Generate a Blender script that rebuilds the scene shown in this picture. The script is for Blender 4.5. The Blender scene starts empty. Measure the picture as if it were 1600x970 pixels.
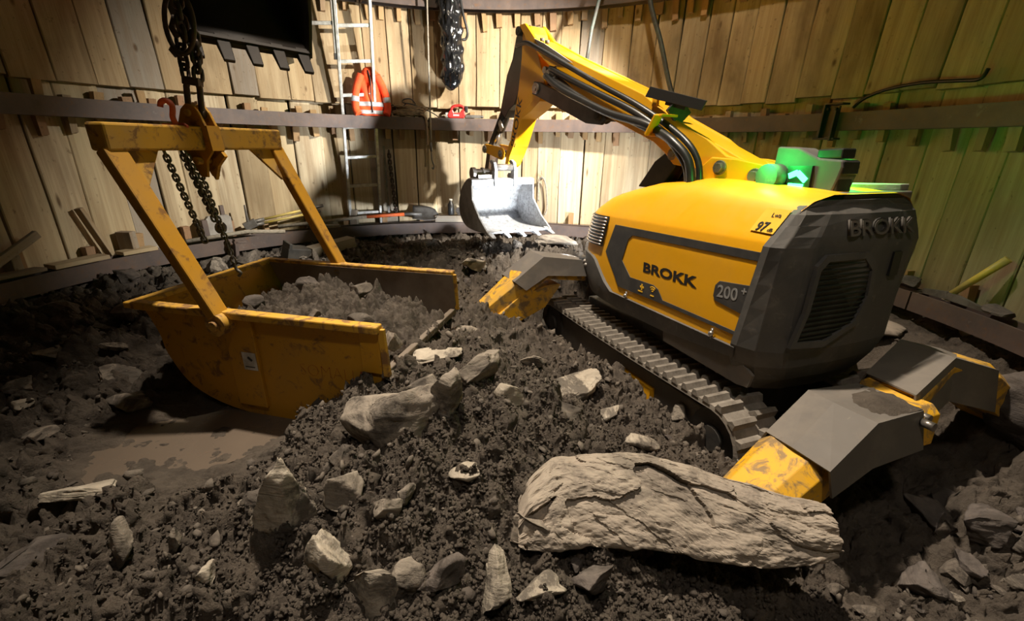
import bpy, bmesh, math, random
import numpy as np
from mathutils import Vector, Matrix
random.seed(7); rng = np.random.default_rng(7)
SC = bpy.context.scene; COL = SC.collection
R = math.radians; PI = math.pi
# ------------------------------------------------------------------ camera, world, lamps, exposure
CAM_Z = .944
cam_d = bpy.data.cameras.new('camera'); cam = bpy.data.objects.new('camera', cam_d); COL.objects.link(cam)
cam_d.sensor_fit = 'HORIZONTAL'; cam_d.sensor_width = 36.0; cam_d.lens = 694.0/1600*36; cam_d.clip_start = .05
_p, _r = .358, .0161
_F = Vector((0, math.cos(_p), -math.sin(_p))); _U = Vector((0, math.sin(_p), math.cos(_p))); _X = Vector((1, 0, 0))
_rt = _X*math.cos(_r) + _U*math.sin(_r); _up = -_X*math.sin(_r) + _U*math.cos(_r)
cam.matrix_world = Matrix(((_rt.x, _up.x, -_F.x, 0), (_rt.y, _up.y, -_F.y, 0), (_rt.z, _up.z, -_F.z, CAM_Z), (0, 0, 0, 1)))
SC.camera = cam
world = bpy.data.worlds.new('shaft_air'); SC.world = world; world.use_nodes = True
_bg = world.node_tree.nodes['Background']; _bg.inputs[0].default_value = (.95, .86, .74, 1); _bg.inputs[1].default_value = .035
SC.view_settings.view_transform = 'Standard'; SC.view_settings.look = 'None'; SC.view_settings.gamma = 1
SC.view_settings.use_curve_mapping = False; SC.view_settings.exposure = 0.12

def lamp(name, kind, loc, energy, color, target=None, size=.2, angle=60, blend=.5, parent=None):
    d = bpy.data.lights.new(name, kind); o = bpy.data.objects.new(name, d); COL.objects.link(o)
    d.energy = energy; d.color = color
    if kind == 'AREA': d.shape = 'DISK'; d.size = size
    else: d.shadow_soft_size = size
    if kind == 'SPOT': d.spot_size = R(angle); d.spot_blend = blend
    o.location = loc
    if target is not None: o.rotation_euler = (Vector(target) - Vector(loc)).to_track_quat('-Z', 'Y').to_euler()
    if parent: o.parent = parent
    return o
# floodlight hung in the shaft above the dig
lamp('shaft_floodlight', 'SPOT', (-.75, 2.7, 6.2), 2650, (1.0, .86, .68), (.30, 1.85, 0), .12, 48, .85)
# second, weaker floodlight high on the shaft, turned to the far lining
lamp('lining_floodlight', 'SPOT', (.3, 1.4, 4.6), 330, (1.0, .82, .58), (.75, 5.0, 1.7), .12, 58, .9)
# added fill from high by the camera, brightens foreground and rear guard
lamp('near_fill', 'SPOT', (.25, -.45, 3.7), 115, (1.0, .88, .74), (.5, 1.35, -.1), .15, 54, .8)
# added out-of-frame light at upper right, no fitting, brightens the far lining
lamp('far_lining_fill', 'SPOT', (1.35, 3.3, 2.2), 980, (1.0, .93, .80), (-.75, 4.9, .75), .05, 82, .6)

# ------------------------------------------------------------------ helpers
def link(o, parent=None):
    COL.objects.link(o)
    if parent is not None: o.parent = parent
    return o
def tag(o, label=None, cat=None, group=None, kind=None):
    if label: o['label'] = label
    if cat: o['category'] = cat
    if group: o['group'] = group
    if kind: o['kind'] = kind
    return o
def empty(name, loc=(0, 0, 0), rz=0, mtx=None):
    o = bpy.data.objects.new(name, None); o.empty_display_size = .1; COL.objects.link(o)
    if mtx is not None: o.matrix_world = mtx
    else: o.location = loc; o.rotation_euler = (0, 0, rz)
    return o
class MB:
    """collects simple solids; build() links them as one mesh object"""
    def __init__(s): s.v = []; s.f = []; s.sm = []
    def add(s, vs, fs, smooth=False):
        b = len(s.v); s.v += [tuple(v) for v in vs]
        s.f += [tuple(b+i for i in f) for f in fs]; s.sm += [smooth]*len(fs); return s
    def box(s, c, d, rot=None):
        c = Vector(c); h = Vector(d)/2; vs = []
        for x in (-1, 1):
            for y in (-1, 1):
                for z in (-1, 1):
                    p = Vector((x*h.x, y*h.y, z*h.z))
                    if rot is not None: p = rot @ p
                    vs.append(c + p)
        return s.add(vs, [(0, 1, 3, 2), (4, 6, 7, 5), (0, 4, 5, 1), (2, 3, 7, 6), (0, 2, 6, 4), (1, 5, 7, 3)])
    def bar(s, a, b, w, h, up=(0, 0, 1), w2=None, h2=None):
        a = Vector(a); b = Vector(b); d = (b-a).normalized(); sd = d.cross(Vector(up))
        if sd.length < 1e-4: sd = d.cross(Vector((1, 0, 0)))
        sd.normalize(); u = sd.cross(d); vs = []
        for p, ww, hh in ((a, w, h), (b, w2 or w, h2 or h)):
            for i, j in ((-1, -1), (1, -1), (1, 1), (-1, 1)): vs.append(p + sd*ww/2*i + u*hh/2*j)
        return s.add(vs, [(3, 2, 1, 0), (4, 5, 6, 7), (0, 1, 5, 4), (1, 2, 6, 5), (2, 3, 7, 6), (3, 0, 4, 7)])
    def tube(s, pts, r, n=10, closed=False, r2=None):
        pts = [Vector(p) for p in pts]; m = len(pts); vs = []; prev = None
        for i, p in enumerate(pts):
            if closed: d = pts[(i+1) % m] - pts[i-1]
            else: d = pts[min(i+1, m-1)] - pts[max(i-1, 0)]
            d.normalize()
            if prev is None:
                a = d.cross(Vector((0, 0, 1)))
                if a.length < .05: a = d.cross(Vector((1, 0, 0)))
            else: a = prev - d*prev.dot(d)
            a.normalize(); prev = a; b = d.cross(a)
            rr = r if r2 is None else r + (r2-r)*i/max(1, m-1)
            if callable(rr): rr = rr(i/max(1, m-1))
            for k in range(n):
                t = 2*PI*k/n; vs.append(p + a*math.cos(t)*rr + b*math.sin(t)*rr)
        fs = []
        for i in range(m if closed else m-1):
            j = (i+1) % m
            for k in range(n): fs.append((i*n+k, i*n+(k+1) % n, j*n+(k+1) % n, j*n+k))
        s.add(vs, fs, True)
        if not closed:
            b = len(s.v) - m*n
            s.f.append(tuple(b+k for k in reversed(range(n)))); s.f.append(tuple(b+(m-1)*n+k for k in range(n))); s.sm += [False, False]
        return s
    def cyl(s, a, b, r, n=16, r2=None): return s.tube([a, b], r, n, r2=r2)
    def prism(s, pts, fn, a, b):
        """outline pts (2d) swept between fn(p, a) and fn(p, b)"""
        n = len(pts); vs = [fn(p, a) for p in pts] + [fn(p, b) for p in pts]
        fs = [tuple(range(n)), tuple(reversed(range(n, 2*n)))]
        fs += [(i, i+n, (i+1) % n+n, (i+1) % n) for i in range(n)]
        return s.add(vs, fs)
    def ball(s, c, r, n=10, m=6, sc=(1, 1, 1)):
        c = Vector(c); vs = [c + Vector((0, 0, r*sc[2]))]
        for i in range(1, m):
            t = PI*i/m
            for k in range(n): vs.append(c + Vector((r*sc[0]*math.sin(t)*math.cos(2*PI*k/n), r*sc[1]*math.sin(t)*math.sin(2*PI*k/n), r*sc[2]*math.cos(t))))
        vs.append(c - Vector((0, 0, r*sc[2]))); fs = []
        for k in range(n): fs.append((0, 1+k, 1+(k+1) % n))
        for i in range(m-2):
            for k in range(n): fs.append((1+i*n+k, 1+(i+1)*n+k, 1+(i+1)*n+(k+1) % n, 1+i*n+(k+1) % n))
        L = len(vs)-1
        for k in range(n): fs.append((L, 1+(m-2)*n+(k+1) % n, 1+(m-2)*n+k))
        return s.add(vs, fs, True)
    def grid(s, rows, smooth=True, closed=False):
        """rows: list of equal-length point lists"""
        m = len(rows); n = len(rows[0]); vs = [p for r in rows for p in r]; fs = []
        for i in range(m-1):
            for k in range(n if closed else n-1): fs.append((i*n+k, i*n+(k+1) % n, (i+1)*n+(k+1) % n, (i+1)*n+k))
        return s.add(vs, fs, smooth)
    def build(s, name, mat, parent=None, T=None, bevel=0, fix=True, tri=True):
        me = bpy.data.meshes.new(name)
        vs = s.v if T is None else [tuple(T @ Vector(v)) for v in s.v]
        me.from_pydata(vs, [], s.f); me.polygons.foreach_set('use_smooth', s.sm)
        if fix:
            bm = bmesh.new(); bm.from_mesh(me)
            bmesh.ops.recalc_face_normals(bm, faces=bm.faces)
            if tri:
                big = [f for f in bm.faces if len(f.verts) > 4]
                if big: bmesh.ops.triangulate(bm, faces=big)
            bm.to_mesh(me); bm.free()
        me.materials.append(mat); me.update()
        o = bpy.data.objects.new(name, me); link(o, parent)
        if bevel:
            md = o.modifiers.new('bevel', 'BEVEL'); md.width = bevel; md.segments = 2; md.limit_method = 'ANGLE'; md.angle_limit = R(35); md.harden_normals = False
        return o
def shell(o, t, off=-1):
    md = o.modifiers.new('shell', 'SOLIDIFY'); md.thickness = t; md.offset = off; return o
def copy_tree(o, parent=None):
    c = o.copy(); COL.objects.link(c)
    if parent is not None: c.parent = parent
    for ch in list(o.children): copy_tree(ch, c)
    return c
def spline(pts, n=6, closed=False):
    P = [Vector(p) for p in pts]; out = []; m = len(P)
    for i in range(m if closed else m-1):
        if closed: p0, p1, p2, p3 = P[i-1], P[i], P[(i+1) % m], P[(i+2) % m]
        else: p0, p1, p2, p3 = P[max(i-1, 0)], P[i], P[i+1], P[min(i+2, m-1)]
        for k in range(n):
            t = k/n
            out.append(.5*((2*p1) + (p2-p0)*t + (2*p0-5*p1+4*p2-p3)*t*t + (3*p1-p0-3*p2+p3)*t**3))
    if not closed: out.append(P[-1])
    return out
def text(body, name, size, mat, parent, org, xd, yd, ext=.002, bold=0., sx=1., align='LEFT', shear=0):
    c = bpy.data.curves.new(name, 'FONT'); c.body = body; c.size = size; c.extrude = ext; c.offset = bold; c.align_x = align; c.shear = shear; c.resolution_u = 3
    tmp = bpy.data.objects.new(name, c); COL.objects.link(tmp)
    me = bpy.data.meshes.new_from_object(tmp.evaluated_get(bpy.context.evaluated_depsgraph_get()))
    COL.objects.unlink(tmp); bpy.data.objects.remove(tmp)
    xd = Vector(xd).normalized(); yd = Vector(yd).normalized(); zd = xd.cross(yd)
    for v in me.vertices: v.co = Vector(org) + xd*v.co.x*sx + yd*v.co.y + zd*v.co.z
    me.materials.clear(); me.materials.append(mat)
    return link(bpy.data.objects.new(name, me), parent)

# ------------------------------------------------------------------ numpy noise
def _h(ix, iy, iz, s):
    n = (ix*374761393 + iy*668265263 + iz*2147483647 + s*1274126177) & 0xffffffff
    n = ((n ^ (n >> 13))*1274126177) & 0xffffffff
    n = ((n ^ (n >> 16))*2246822519) & 0xffffffff
    return ((n ^ (n >> 15)) & 0xffffff)/float(0xffffff)
def vnoise(x, y, z, s=0):
    ix = np.floor(x).astype(np.int64); iy = np.floor(y).astype(np.int64); iz = np.floor(z).astype(np.int64)
    fx = x-ix; fy = y-iy; fz = z-iz
    fx = fx*fx*(3-2*fx); fy = fy*fy*(3-2*fy); fz = fz*fz*(3-2*fz); o = 0
    for a in (0, 1):
        for b in (0, 1):
            for c in (0, 1):
                o = o + _h(ix+a, iy+b, iz+c, s)*(fx if a else 1-fx)*(fy if b else 1-fy)*(fz if c else 1-fz)
    return o*2-1
def fbm(x, y, z, oct=4, s=0, g=.5):
    o = 0; a = 1; n = 0
    for i in range(oct): o = o + a*vnoise(x*2**i, y*2**i, z*2**i, s+i*17); n += a; a *= g
    return o/n
def worley2(x, y, s=0):
    ix = np.floor(x).astype(np.int64); iy = np.floor(y).astype(np.int64)
    f1 = np.full(x.shape, 9.); f2 = np.full(x.shape, 9.); idv = np.zeros(x.shape)
    z = np.zeros_like(ix)
    for a in (-1, 0, 1):
        for b in (-1, 0, 1):
            jx = ix+a; jy = iy+b
            px = jx + .1+.8*_h(jx, jy, z, s); py = jy + .1+.8*_h(jx, jy, z, s+5)
            d = np.hypot(px-x, py-y); v = _h(jx, jy, z, s+9)
            m = d < f1; f2 = np.where(m, f1, np.minimum(f2, d)); idv = np.where(m, v, idv); f1 = np.where(m, d, f1)
    return f1, f2, idv

# ------------------------------------------------------------------ materials
class NT:
    def __init__(s, name):
        s.m = bpy.data.materials.new(name); s.m.use_nodes = True; s.t = s.m.node_tree; s.b = s.t.nodes['Principled BSDF']; s._co = None
    def n(s, k, **kw):
        o = s.t.nodes.new('ShaderNode'+k)
        for a, v in kw.items(): setattr(o, a, v)
        return o
    def L(s, a, b): s.t.links.new(a, b)
    def co(s, sc=(1, 1, 1), rand=False, kind='Object'):
        tc = s.n('TexCoord').outputs[kind]
        if rand:
            oi = s.n('ObjectInfo'); mu = s.n('VectorMath', operation='SCALE'); mu.inputs[0].default_value = (37, 19, 53); s.L(oi.outputs['Random'], mu.inputs['Scale'])
            ad = s.n('VectorMath', operation='ADD'); s.L(tc, ad.inputs[0]); s.L(mu.outputs[0], ad.inputs[1]); tc = ad.outputs[0]
        mp = s.n('Mapping'); mp.inputs['Scale'].default_value = sc; s.L(tc, mp.inputs[0]); return mp.outputs[0]
    def noise(s, v, scale, detail=4, rough=.55, dist=0):
        o = s.n('TexNoise'); o.inputs['Scale'].default_value = scale; o.inputs['Detail'].default_value = detail; o.inputs['Roughness'].default_value = rough; o.inputs['Distortion'].default_value = dist
        s.L(v, o.inputs['Vector']); return o.outputs['Fac']
    def ramp(s, f, stops):
        o = s.n('ValToRGB'); e = o.color_ramp.elements
        while len(e) < len(stops): e.new(.5)
        for i, (p, c) in enumerate(stops):
            e[i].position = p; e[i].color = (*c, 1) if len(c) == 3 else c
        s.L(f, o.inputs[0]); return o.outputs[0]
    def mix(s, f, a, b, mode='MIX'):
        o = s.n('Mix', data_type='RGBA', blend_type=mode)
        for k, x in ((0, f), (6, a), (7, b)):
            if hasattr(x, 'is_output'): s.L(x, o.inputs[k])
            else: o.inputs[k].default_value = x if k == 0 else (*x, 1)
        return o.outputs[2]
    def val(s, f, lo, hi, a=0., b=1.):
        o = s.n('MapRange'); o.inputs[1].default_value = lo; o.inputs[2].default_value = hi; o.inputs[3].default_value = a; o.inputs[4].default_value = b; s.L(f, o.inputs[0]); return o.outputs[0]
    def done(s, col, rough=.7, metal=0., bump=None, bs=.3, bd=.01, spec=None):
        for k, x in (('Base Color', col), ('Roughness', rough), ('Metallic', metal)):
            if hasattr(x, 'is_output'): s.L(x, s.b.inputs[k])
            else: s.b.inputs[k].default_value = (*x, 1) if isinstance(x, tuple) else x
        if spec is not None: s.b.inputs['Specular IOR Level'].default_value = spec
        if bump is not None:
            o = s.n('Bump'); o.inputs['Strength'].default_value = bs; o.inputs['Distance'].default_value = bd; s.L(bump, o.inputs['Height']); s.L(o.outputs[0], s.b.inputs['Normal'])
        return s.m
def m_plain(name, c, rough=.5, metal=0., c2=None, sc=8, bs=.15, lo=.4, hi=.65, rand=False, bsc=None, spec=None):
    t = NT(name); v = t.co(rand=rand); f = t.noise(v, sc, 5, .6)
    col = t.mix(t.val(f, lo, hi), c, c2 or tuple(x*.75 for x in c))
    return t.done(col, rough, metal, t.noise(v, bsc or sc*6, 4), bs, .004, spec)
def m_wood(name, tones, grain=.55, dirt=.5, mud=None):
    t = NT(name); v = t.co((9, 9, .55), True); v2 = t.co((1, 1, .5), True); v3 = t.co((1, 1, 1), True)
    oi = t.n('ObjectInfo'); base = t.ramp(oi.outputs['Random'], tones)
    g = t.noise(v, 2.2, 6, .65, .6); fine = t.noise(v, 9, 3, .6)
    col = t.mix(t.val(g, .38, .7, 0, grain), base, (.20, .115, .05))
    kn = t.n('TexVoronoi'); kn.inputs['Scale'].default_value = 4.6; t.L(t.co((1.6, 1.6, .9), True), kn.inputs['Vector'])
    col = t.mix(t.val(kn.outputs['Distance'], .05, .13, .85, 0), col, (.10, .055, .025))
    st = t.noise(v2, 2.0, 5, .6, .4); col = t.mix(t.val(st, .48, .72, 0, dirt), col, (.13, .085, .045))
    sp = t.noise(v3, 26, 3, .7); col = t.mix(t.val(sp, .64, .70, 0, .55), col, (.12, .08, .045))
    if mud: col = t.mix(t.val(t.noise(v3, 3.0, 6, .7, .5), .5, .62, 0, mud), col, (.09, .075, .065))
    ad = t.n('Math', operation='ADD'); t.L(g, ad.inputs[0]); t.L(fine, ad.inputs[1])
    return t.done(col, .82, 0, ad.outputs[0], .35, .006, .25)
WOOD = m_wood('lining_timber', [(0, (.50, .40, .25)), (.3, (.60, .50, .34)), (.55, (.47, .36, .215)), (.8, (.57, .48, .335)), (1, (.40, .34, .25))], .6, .6)
WOODU = m_wood('lining_timber_stained', [(0, (.40, .29, .16)), (.3, (.47, .36, .22)), (.6, (.35, .25, .14)), (.85, (.45, .35, .22)), (1, (.28, .245, .20))], .62, .85)
WOODG = m_wood('weathered_timber', [(0, (.26, .23, .19)), (.5, (.33, .29, .24)), (1, (.22, .19, .16))], .5, .5)
WEDGE = m_wood('wedge_timber', [(0, (.36, .21, .10)), (.4, (.45, .31, .16)), (.7, (.30, .17, .10)), (1, (.42, .33, .22))], .4, .4)
def m_steel_ring():
    t = NT('rusty_beam_steel'); v = t.co(); f = t.noise(v, 4, 6, .65); f2 = t.noise(v, 22, 5, .7)
    col = t.mix(t.val(f, .35, .65), (.085, .068, .066), (.14, .10, .085)); col = t.mix(t.val(f2, .56, .7, 0, .7), col, (.16, .085, .045))
    col = t.mix(t.val(t.noise(v, 9, 6, .7), .62, .72, 0, .6), col, (.22, .20, .185))
    return t.done(col, .62, .25, f2, .25, .004)
STEEL = m_steel_ring()
EARTH = m_plain('earth_behind_lining', (.035, .026, .02), .95)
def m_paint(name, c, dust, rust, amt_d=.4, amt_r=.5, rough=.42, rl=.6, scratch=.35):
    t = NT(name); v = t.co(); f = t.noise(v, 3.5, 6, .65); f2 = t.noise(v, 14, 6, .7, .6); f3 = t.noise(t.co((30, 4, 9)), 3, 4, .6, 1.5)
    col = t.mix(t.val(f, .45, .75, 0, amt_d), c, dust); col = t.mix(t.val(f2, rl, rl+.09, 0, amt_r), col, rust)
    col = t.mix(t.val(f3, .68, .73, 0, scratch), col, dust)
    return t.done(col, t.val(f, .3, .7, rough, rough+.25), 0, f2, .12, .004)
YEL = m_paint('machine_yellow_paint', (.80, .385, .004), (.55, .33, .06), (.22, .15, .05), .22, .25, .34, .66, .18)
YELD = m_paint('scuffed_yellow_paint', (.74, .39, .008), (.36, .26, .13), (.17, .12, .07), .85, .8, .55, .49, .75)
SKIPY = m_paint('skip_yellow_paint', (.50, .245, .008), (.36, .22, .07), (.17, .075, .025), .55, .8, .5, .55, .45)
SKIPT = m_paint('worn_skip_rim_paint', (.60, .33, .03), (.40, .29, .16), (.20, .10, .04), .7, .9, .55, .5, .6)
SKIPIN = m_plain('muddy_steel_plate', (.19, .155, .125), .8, .0, (.12, .09, .065), 5, .3)
GREY = m_paint('dusty_dark_plastic', (.078, .075, .072), (.185, .168, .15), (.22, .20, .178), .75, .4, .58, .6, .5)
GREYD = m_paint('dusty_grey_cover', (.125, .112, .10), (.23, .198, .165), (.12, .098, .08), .8, .4, .62, .6, .4)
BLACK = m_plain('black_painted_steel', (.018, .018, .019), .42, .1, (.05, .047, .043), 6, .1, .5, .75)
RUB = m_plain('black_rubber_hose', (.014, .014, .014), .38, 0, (.045, .04, .036), 5, .08, .55, .8)
DECAL = m_plain('dark_grey_decal', (.035, .035, .037), .5, 0, (.06, .058, .055), 10, .03)
INK = m_plain('black_lettering', (.012, .012, .012), .45, 0, (.02, .02, .02))
LETTERG = m_plain('grey_lettering', (.26, .26, .26), .5, 0, (.20, .2, .2))
TRACK = m_plain('dusty_track_rubber', (.25, .222, .19), .9, 0, (.13, .112, .094), 14, .5, .35, .68)
DARKM = m_plain('dark_chassis_steel', (.03, .028, .026), .7, .1, (.07, .06, .05), 7, .2)
CHROME = m_plain('bright_steel', (.62, .60, .57), .25, .9, (.45, .43, .41), 10, .05)
PINM = m_plain('pin_steel', (.30, .28, .26), .38, .75, (.16, .14, .12), 16, .1)
def m_bkt():
    t = NT('scoured_bucket_steel'); v = t.co(); f = t.noise(v, 34, 6, .75, .4); g = t.noise(v, 5, 5, .6)
    col = t.mix(t.val(f, .42, .62), (.40, .41, .43), (.19, .19, .20)); col = t.mix(t.val(g, .55, .75, 0, .6), col, (.30, .28, .25))
    return t.done(col, .55, .25, f, .4, .006)
BKT = m_bkt()
BKTOUT = m_plain('muddy_bucket_shell', (.17, .155, .14), .85, 0, (.10, .088, .075), 9, .5)
EXC = m_plain('excavator_bucket_steel', (.034, .028, .026), .6, .2, (.04, .031, .027), 4, .2)
ALU = m_plain('ladder_aluminium', (.58, .58, .57), .36, .7, (.36, .345, .325), 18, .12)
def m_emit(name, c, s):
    t = NT(name); t.b.inputs['Base Color'].default_value = (*c, 1); t.b.inputs['Emission Color'].default_value = (*c, 1); t.b.inputs['Emission Strength'].default_value = s; return t.m
LED = m_emit('green_led', (.03, 1.0, .16), 14); LENS = m_emit('headlamp_lens', (.9, .95, 1.0), 6)
ORANGE = m_plain('orange_hi_vis_cloth', (.90, .105, .02), .8, 0, (.72, .06, .015), 9, .3)
SILV = m_plain('reflective_tape', (.52, .53, .54), .4, .1, (.42, .42, .43), 14, .1)
REDP = m_plain('red_tool_casing', (.50, .022, .018), .4, 0, (.32, .015, .012), 12, .08)
def m_duct():
    t = NT('black_plastic_film'); v = t.co(); f = t.noise(v, 9, 4, .6, .8)
    return t.done((.012, .012, .013), .16, 0, f, .6, .02)
DUCT = m_duct()
ROPE = m_plain('dusty_rope', (.33, .29, .23), .9, 0, (.22, .19, .15), 40, .6)
CABLE = m_plain('grey_cable_sheath', (.04, .036, .032), .6, 0, (.05, .07, .06), 20, .1)
CORD = m_plain('brown_cord', (.28, .20, .12), .85, 0, (.17, .12, .075), 30, .5)
CHAIN = m_plain('dark_chain_steel', (.045, .036, .031), .5, .5, (.09, .06, .045), 18, .3)
GALV = m_plain('galvanised_chain', (.20, .19, .175), .45, .55, (.12, .11, .10), 25, .2)
HOOKR = m_plain('orange_painted_hook', (.62, .11, .05), .55, 0, (.42, .09, .05), 14, .2)
TOOLY = m_plain('yellow_tool_handle', (.62, .46, .08), .5, 0, (.45, .36, .14), 12, .1)
TOOLG = m_plain('dull_tool_steel', (.19, .18, .17), .5, .5, (.11, .10, .09), 12, .2)
TOOLO = m_plain('orange_grip', (.72, .13, .03), .6, 0, (.5, .1, .03), 12, .1)
WHITE = m_plain('worn_white_sticker', (.62, .60, .56), .6, 0, (.36, .33, .29), 16, .05)
RUSTINK = m_plain('rust_red_lettering', (.30, .045, .015), .8, 0, (.22, .05, .02), 30, .2)
STICK = m_plain('yellow_label_film', (.86, .50, .05), .4, 0, (.80, .46, .04), 10, .02)
ICON = m_plain('yellow_icon_print', (.85, .50, .03), .5, 0, (.8, .45, .03))
PALE = m_plain('pale_concrete', (.34, .32, .29), .9, 0, (.24, .22, .2), 12, .4)
def m_soil(name, c1, c2, c3, sc=9, wet=False):
    t = NT(name); v = t.co(); f = t.noise(v, sc, 7, .7); g = t.noise(v, sc*6, 6, .75); w = t.noise(v, 1.6, 4, .6)
    col = t.mix(t.val(f, .36, .66), c1, c2); col = t.mix(t.val(g, .62, .72, 0, .75), col, c3); col = t.mix(t.val(w, .45, .62, 0, .5), col, c2)
    return t.done(col, t.val(w, .42, .58, .92, .6 if wet else .85), 0, g, .9, .02, .3)
SOIL = m_soil('dark_shale_muck', (.068, .055, .045), (.132, .107, .085), (.27, .225, .18), 9, True)
CRUMB = m_soil('crumbly_muck', (.070, .057, .047), (.136, .111, .089), (.26, .215, .17), 12)
def m_rock(name, c1, c2, c3, streak=.5, mud=.8, bs=.5):
    t = NT(name); v = t.co(rand=True); f = t.noise(v, 7, 7, .68, .5); s_ = t.noise(t.co((3, 3, 22), True), 2.4, 5, .6, .8); g = t.noise(v, 40, 5, .7)
    col = t.mix(t.val(f, .36, .66), c1, c2); col = t.mix(t.val(s_, .52, .68, 0, streak), col, c3)
    m_ = t.noise(v, 5.5, 6, .7, .6); col = t.mix(t.val(m_, .49, .58, 0, mud), col, (.055, .046, .04))
    ad = t.n('Math', operation='ADD'); t.L(s_, ad.inputs[0]); t.L(g, ad.inputs[1])
    return t.done(col, .88, 0, ad.outputs[0], bs, .010, .3)
STONE = m_rock('muck_coloured_stone', (.105, .088, .074), (.185, .156, .128), (.07, .06, .052), .4, .7)
ROCKG = m_rock('grey_brown_shale', (.20, .17, .14), (.30, .26, .215), (.13, .11, .092))
ROCKP = m_rock('pale_shale', (.44, .385, .315), (.27, .235, .19), (.55, .49, .41), .6)
ROCKD = m_rock('dark_purple_shale', (.082, .070, .066), (.145, .122, .108), (.05, .043, .04))
ROCKS_ = m_rock('slab_shale', (.33, .28, .23), (.265, .225, .185), (.40, .345, .285), .25, .5, .25)
def m_pud():
    t = NT('muddy_water'); f = t.noise(t.co(), 5, 4); return t.done(t.mix(f, (.15, .118, .092), (.105, .082, .064)), t.val(f, .3, .7, .16, .34), 0, t.noise(t.co(), 14, 3), .06, .01)
PUD = m_pud()

# ------------------------------------------------------------------ shaft: lining planks, wedges, ring beams, earth behind
CX, CY = -.268, 2.22
def pol(r, deg, z): return (CX + r*math.sin(R(deg)), CY + r*math.cos(R(deg)), z)
def wall_root(name, a0, a1):
    mb = MB(); n = 24; rows = []
    for z in (-1.2, 5.4): rows.append([pol(3.12, a0+(a1-a0)*i/n, z) for i in range(n+1)])
    mb.grid(rows); o = mb.build(name, EARTH); tag(o, kind='structure'); return o
WALLS = [(-45, 45, wall_root('wall_back', -45, 45)), (-135, -45, wall_root('wall_left', -135, -45)), (45, 135, wall_root('wall_right', 45, 135)), (135, 225, wall_root('wall_front', 135, 225))]
def wall_at(a):
    a = (a+180) % 360-180
    for lo, hi, o in WALLS[:3]:
        if lo <= a < hi: return o
    return WALLS[3][2]
def plank_mesh(seed, mat):
    rg = random.Random(seed); mb = MB(); rows = []; nz = 5
    bow = rg.uniform(-.006, .006); e0 = rg.uniform(-.01, .01); e1 = rg.uniform(-.01, .01)
    for i in range(nz+1):
        t = i/nz; w = .1165 + rg.uniform(-.003, .003); y = bow*math.sin(PI*t); tw = rg.uniform(-.004, .004); c = .006
        z = t + (e0 if i == 0 else e1 if i == nz else 0)*.3
        rows.append([(-w, y+.05, z), (-w, y+c+tw, z), (-w+c, y+tw, z), (0, y+rg.uniform(-.002, .002), z), (w-c, y-tw, z), (w, y+c-tw, z), (w, y+.05, z)])
    mb.grid(rows, smooth=False)
    n = 7; b = nz*n
    mb.f += [tuple(range(n)), tuple(b+k for k in reversed(range(n)))]; mb.sm += [False, False]
    me_o = mb.build('plank', mat); me = me_o.data; bpy.data.objects.remove(me_o); return me
PLM = {k: [plank_mesh(s*10+i, m) for i in range(5)] for s, (k, m) in enumerate((('n', WOOD), ('u', WOODU), ('g', WOODG)))}
rg = random.Random(3)
def put(me, name, parent, loc, rot, sc):
    o = bpy.data.objects.new(name, me); COL.objects.link(o); o.parent = parent; o.location = loc; o.rotation_euler = rot; o.scale = sc; return o
def tier(z0, z1, r0, tilt, keys, greyp, dz=.02):
    a = -180.
    while a < 179.2:
        w = rg.uniform(.185, .27); da = math.degrees(w/(r0+.02))
        if a + da > 180: da = 180-a; w = max(.06, math.radians(da)*r0)
        m = a + da/2; k = 'g' if rg.random() < greyp else keys
        zb = z0 + rg.uniform(-dz, dz); zt = z1 + rg.uniform(-dz, dz)
        put(rg.choice(PLM[k]), 'plank', wall_at(m), pol(r0+rg.uniform(-.006, .012), m, zb), (-R(tilt)+rg.uniform(-.004, .004), rg.uniform(-.006, .006), -R(m)), ((w-.004)/.233, rg.uniform(.95, 1.1), zt-zb))
        a += da
tier(-.75, 1.335, 2.995, .3, 'n', .05, .012)
tier(1.30, 2.47, 2.935, 3.6, 'u', .12, .015)
tier(2.43, 4.95, 2.935, 1.2, 'u', .1)
def wedge_mesh(seed):
    r_ = random.Random(seed); mb = MB(); w = .026; t = .03; L = .24
    sk = r_.uniform(-.006, .006)
    vs = [(-w, -t, 0), (w, -t, 0), (w, t, 0), (-w, t, 0), (-w*.9+sk, -t*.25, -L), (w*.9+sk, -t*.25, -L+r_.uniform(-.01, .01)), (w*.9+sk, t, -L), (-w*.9+sk, t, -L)]
    mb.add(vs, [(0, 1, 2, 3), (7, 6, 5, 4), (0, 4, 5, 1), (1, 5, 6, 2), (2, 6, 7, 3), (3, 7, 4, 0)])
    o = mb.build('wedge', WEDGE); me = o.data; bpy.data.objects.remove(o); return me
WGM = [wedge_mesh(i) for i in range(4)]
def wedges(zring, lo, hi, step, r=2.952):
    a = -180.
    while a < 180:
        a += rg.uniform(step*.8, step*1.2)
        put(rg.choice(WGM), 'wedge', wall_at(a), pol(r, a, zring + .24 - rg.uniform(lo, hi)), (rg.uniform(-.03, .03), rg.uniform(-.08, .08), -R(a)), (rg.uniform(.8, 1.25), 1, 1))
wedges(1.07, .04, .13, 3.3); wedges(2.155, .06, .16, 3.2); wedges(0, -.02, .05, 7)
for a in (-72, -61, -43, -38, 2):     # wedge heads standing above the middle ring
    aa = a + rg.uniform(-1.5, 1.5)
    put(rg.choice(WGM), 'wedge', wall_at(aa), pol(2.925, aa, 1.19+rg.uniform(.03, .1)), (0, rg.uniform(-.1, .1), -R(aa)), (1, .7, .6))
HB = .1165
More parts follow.
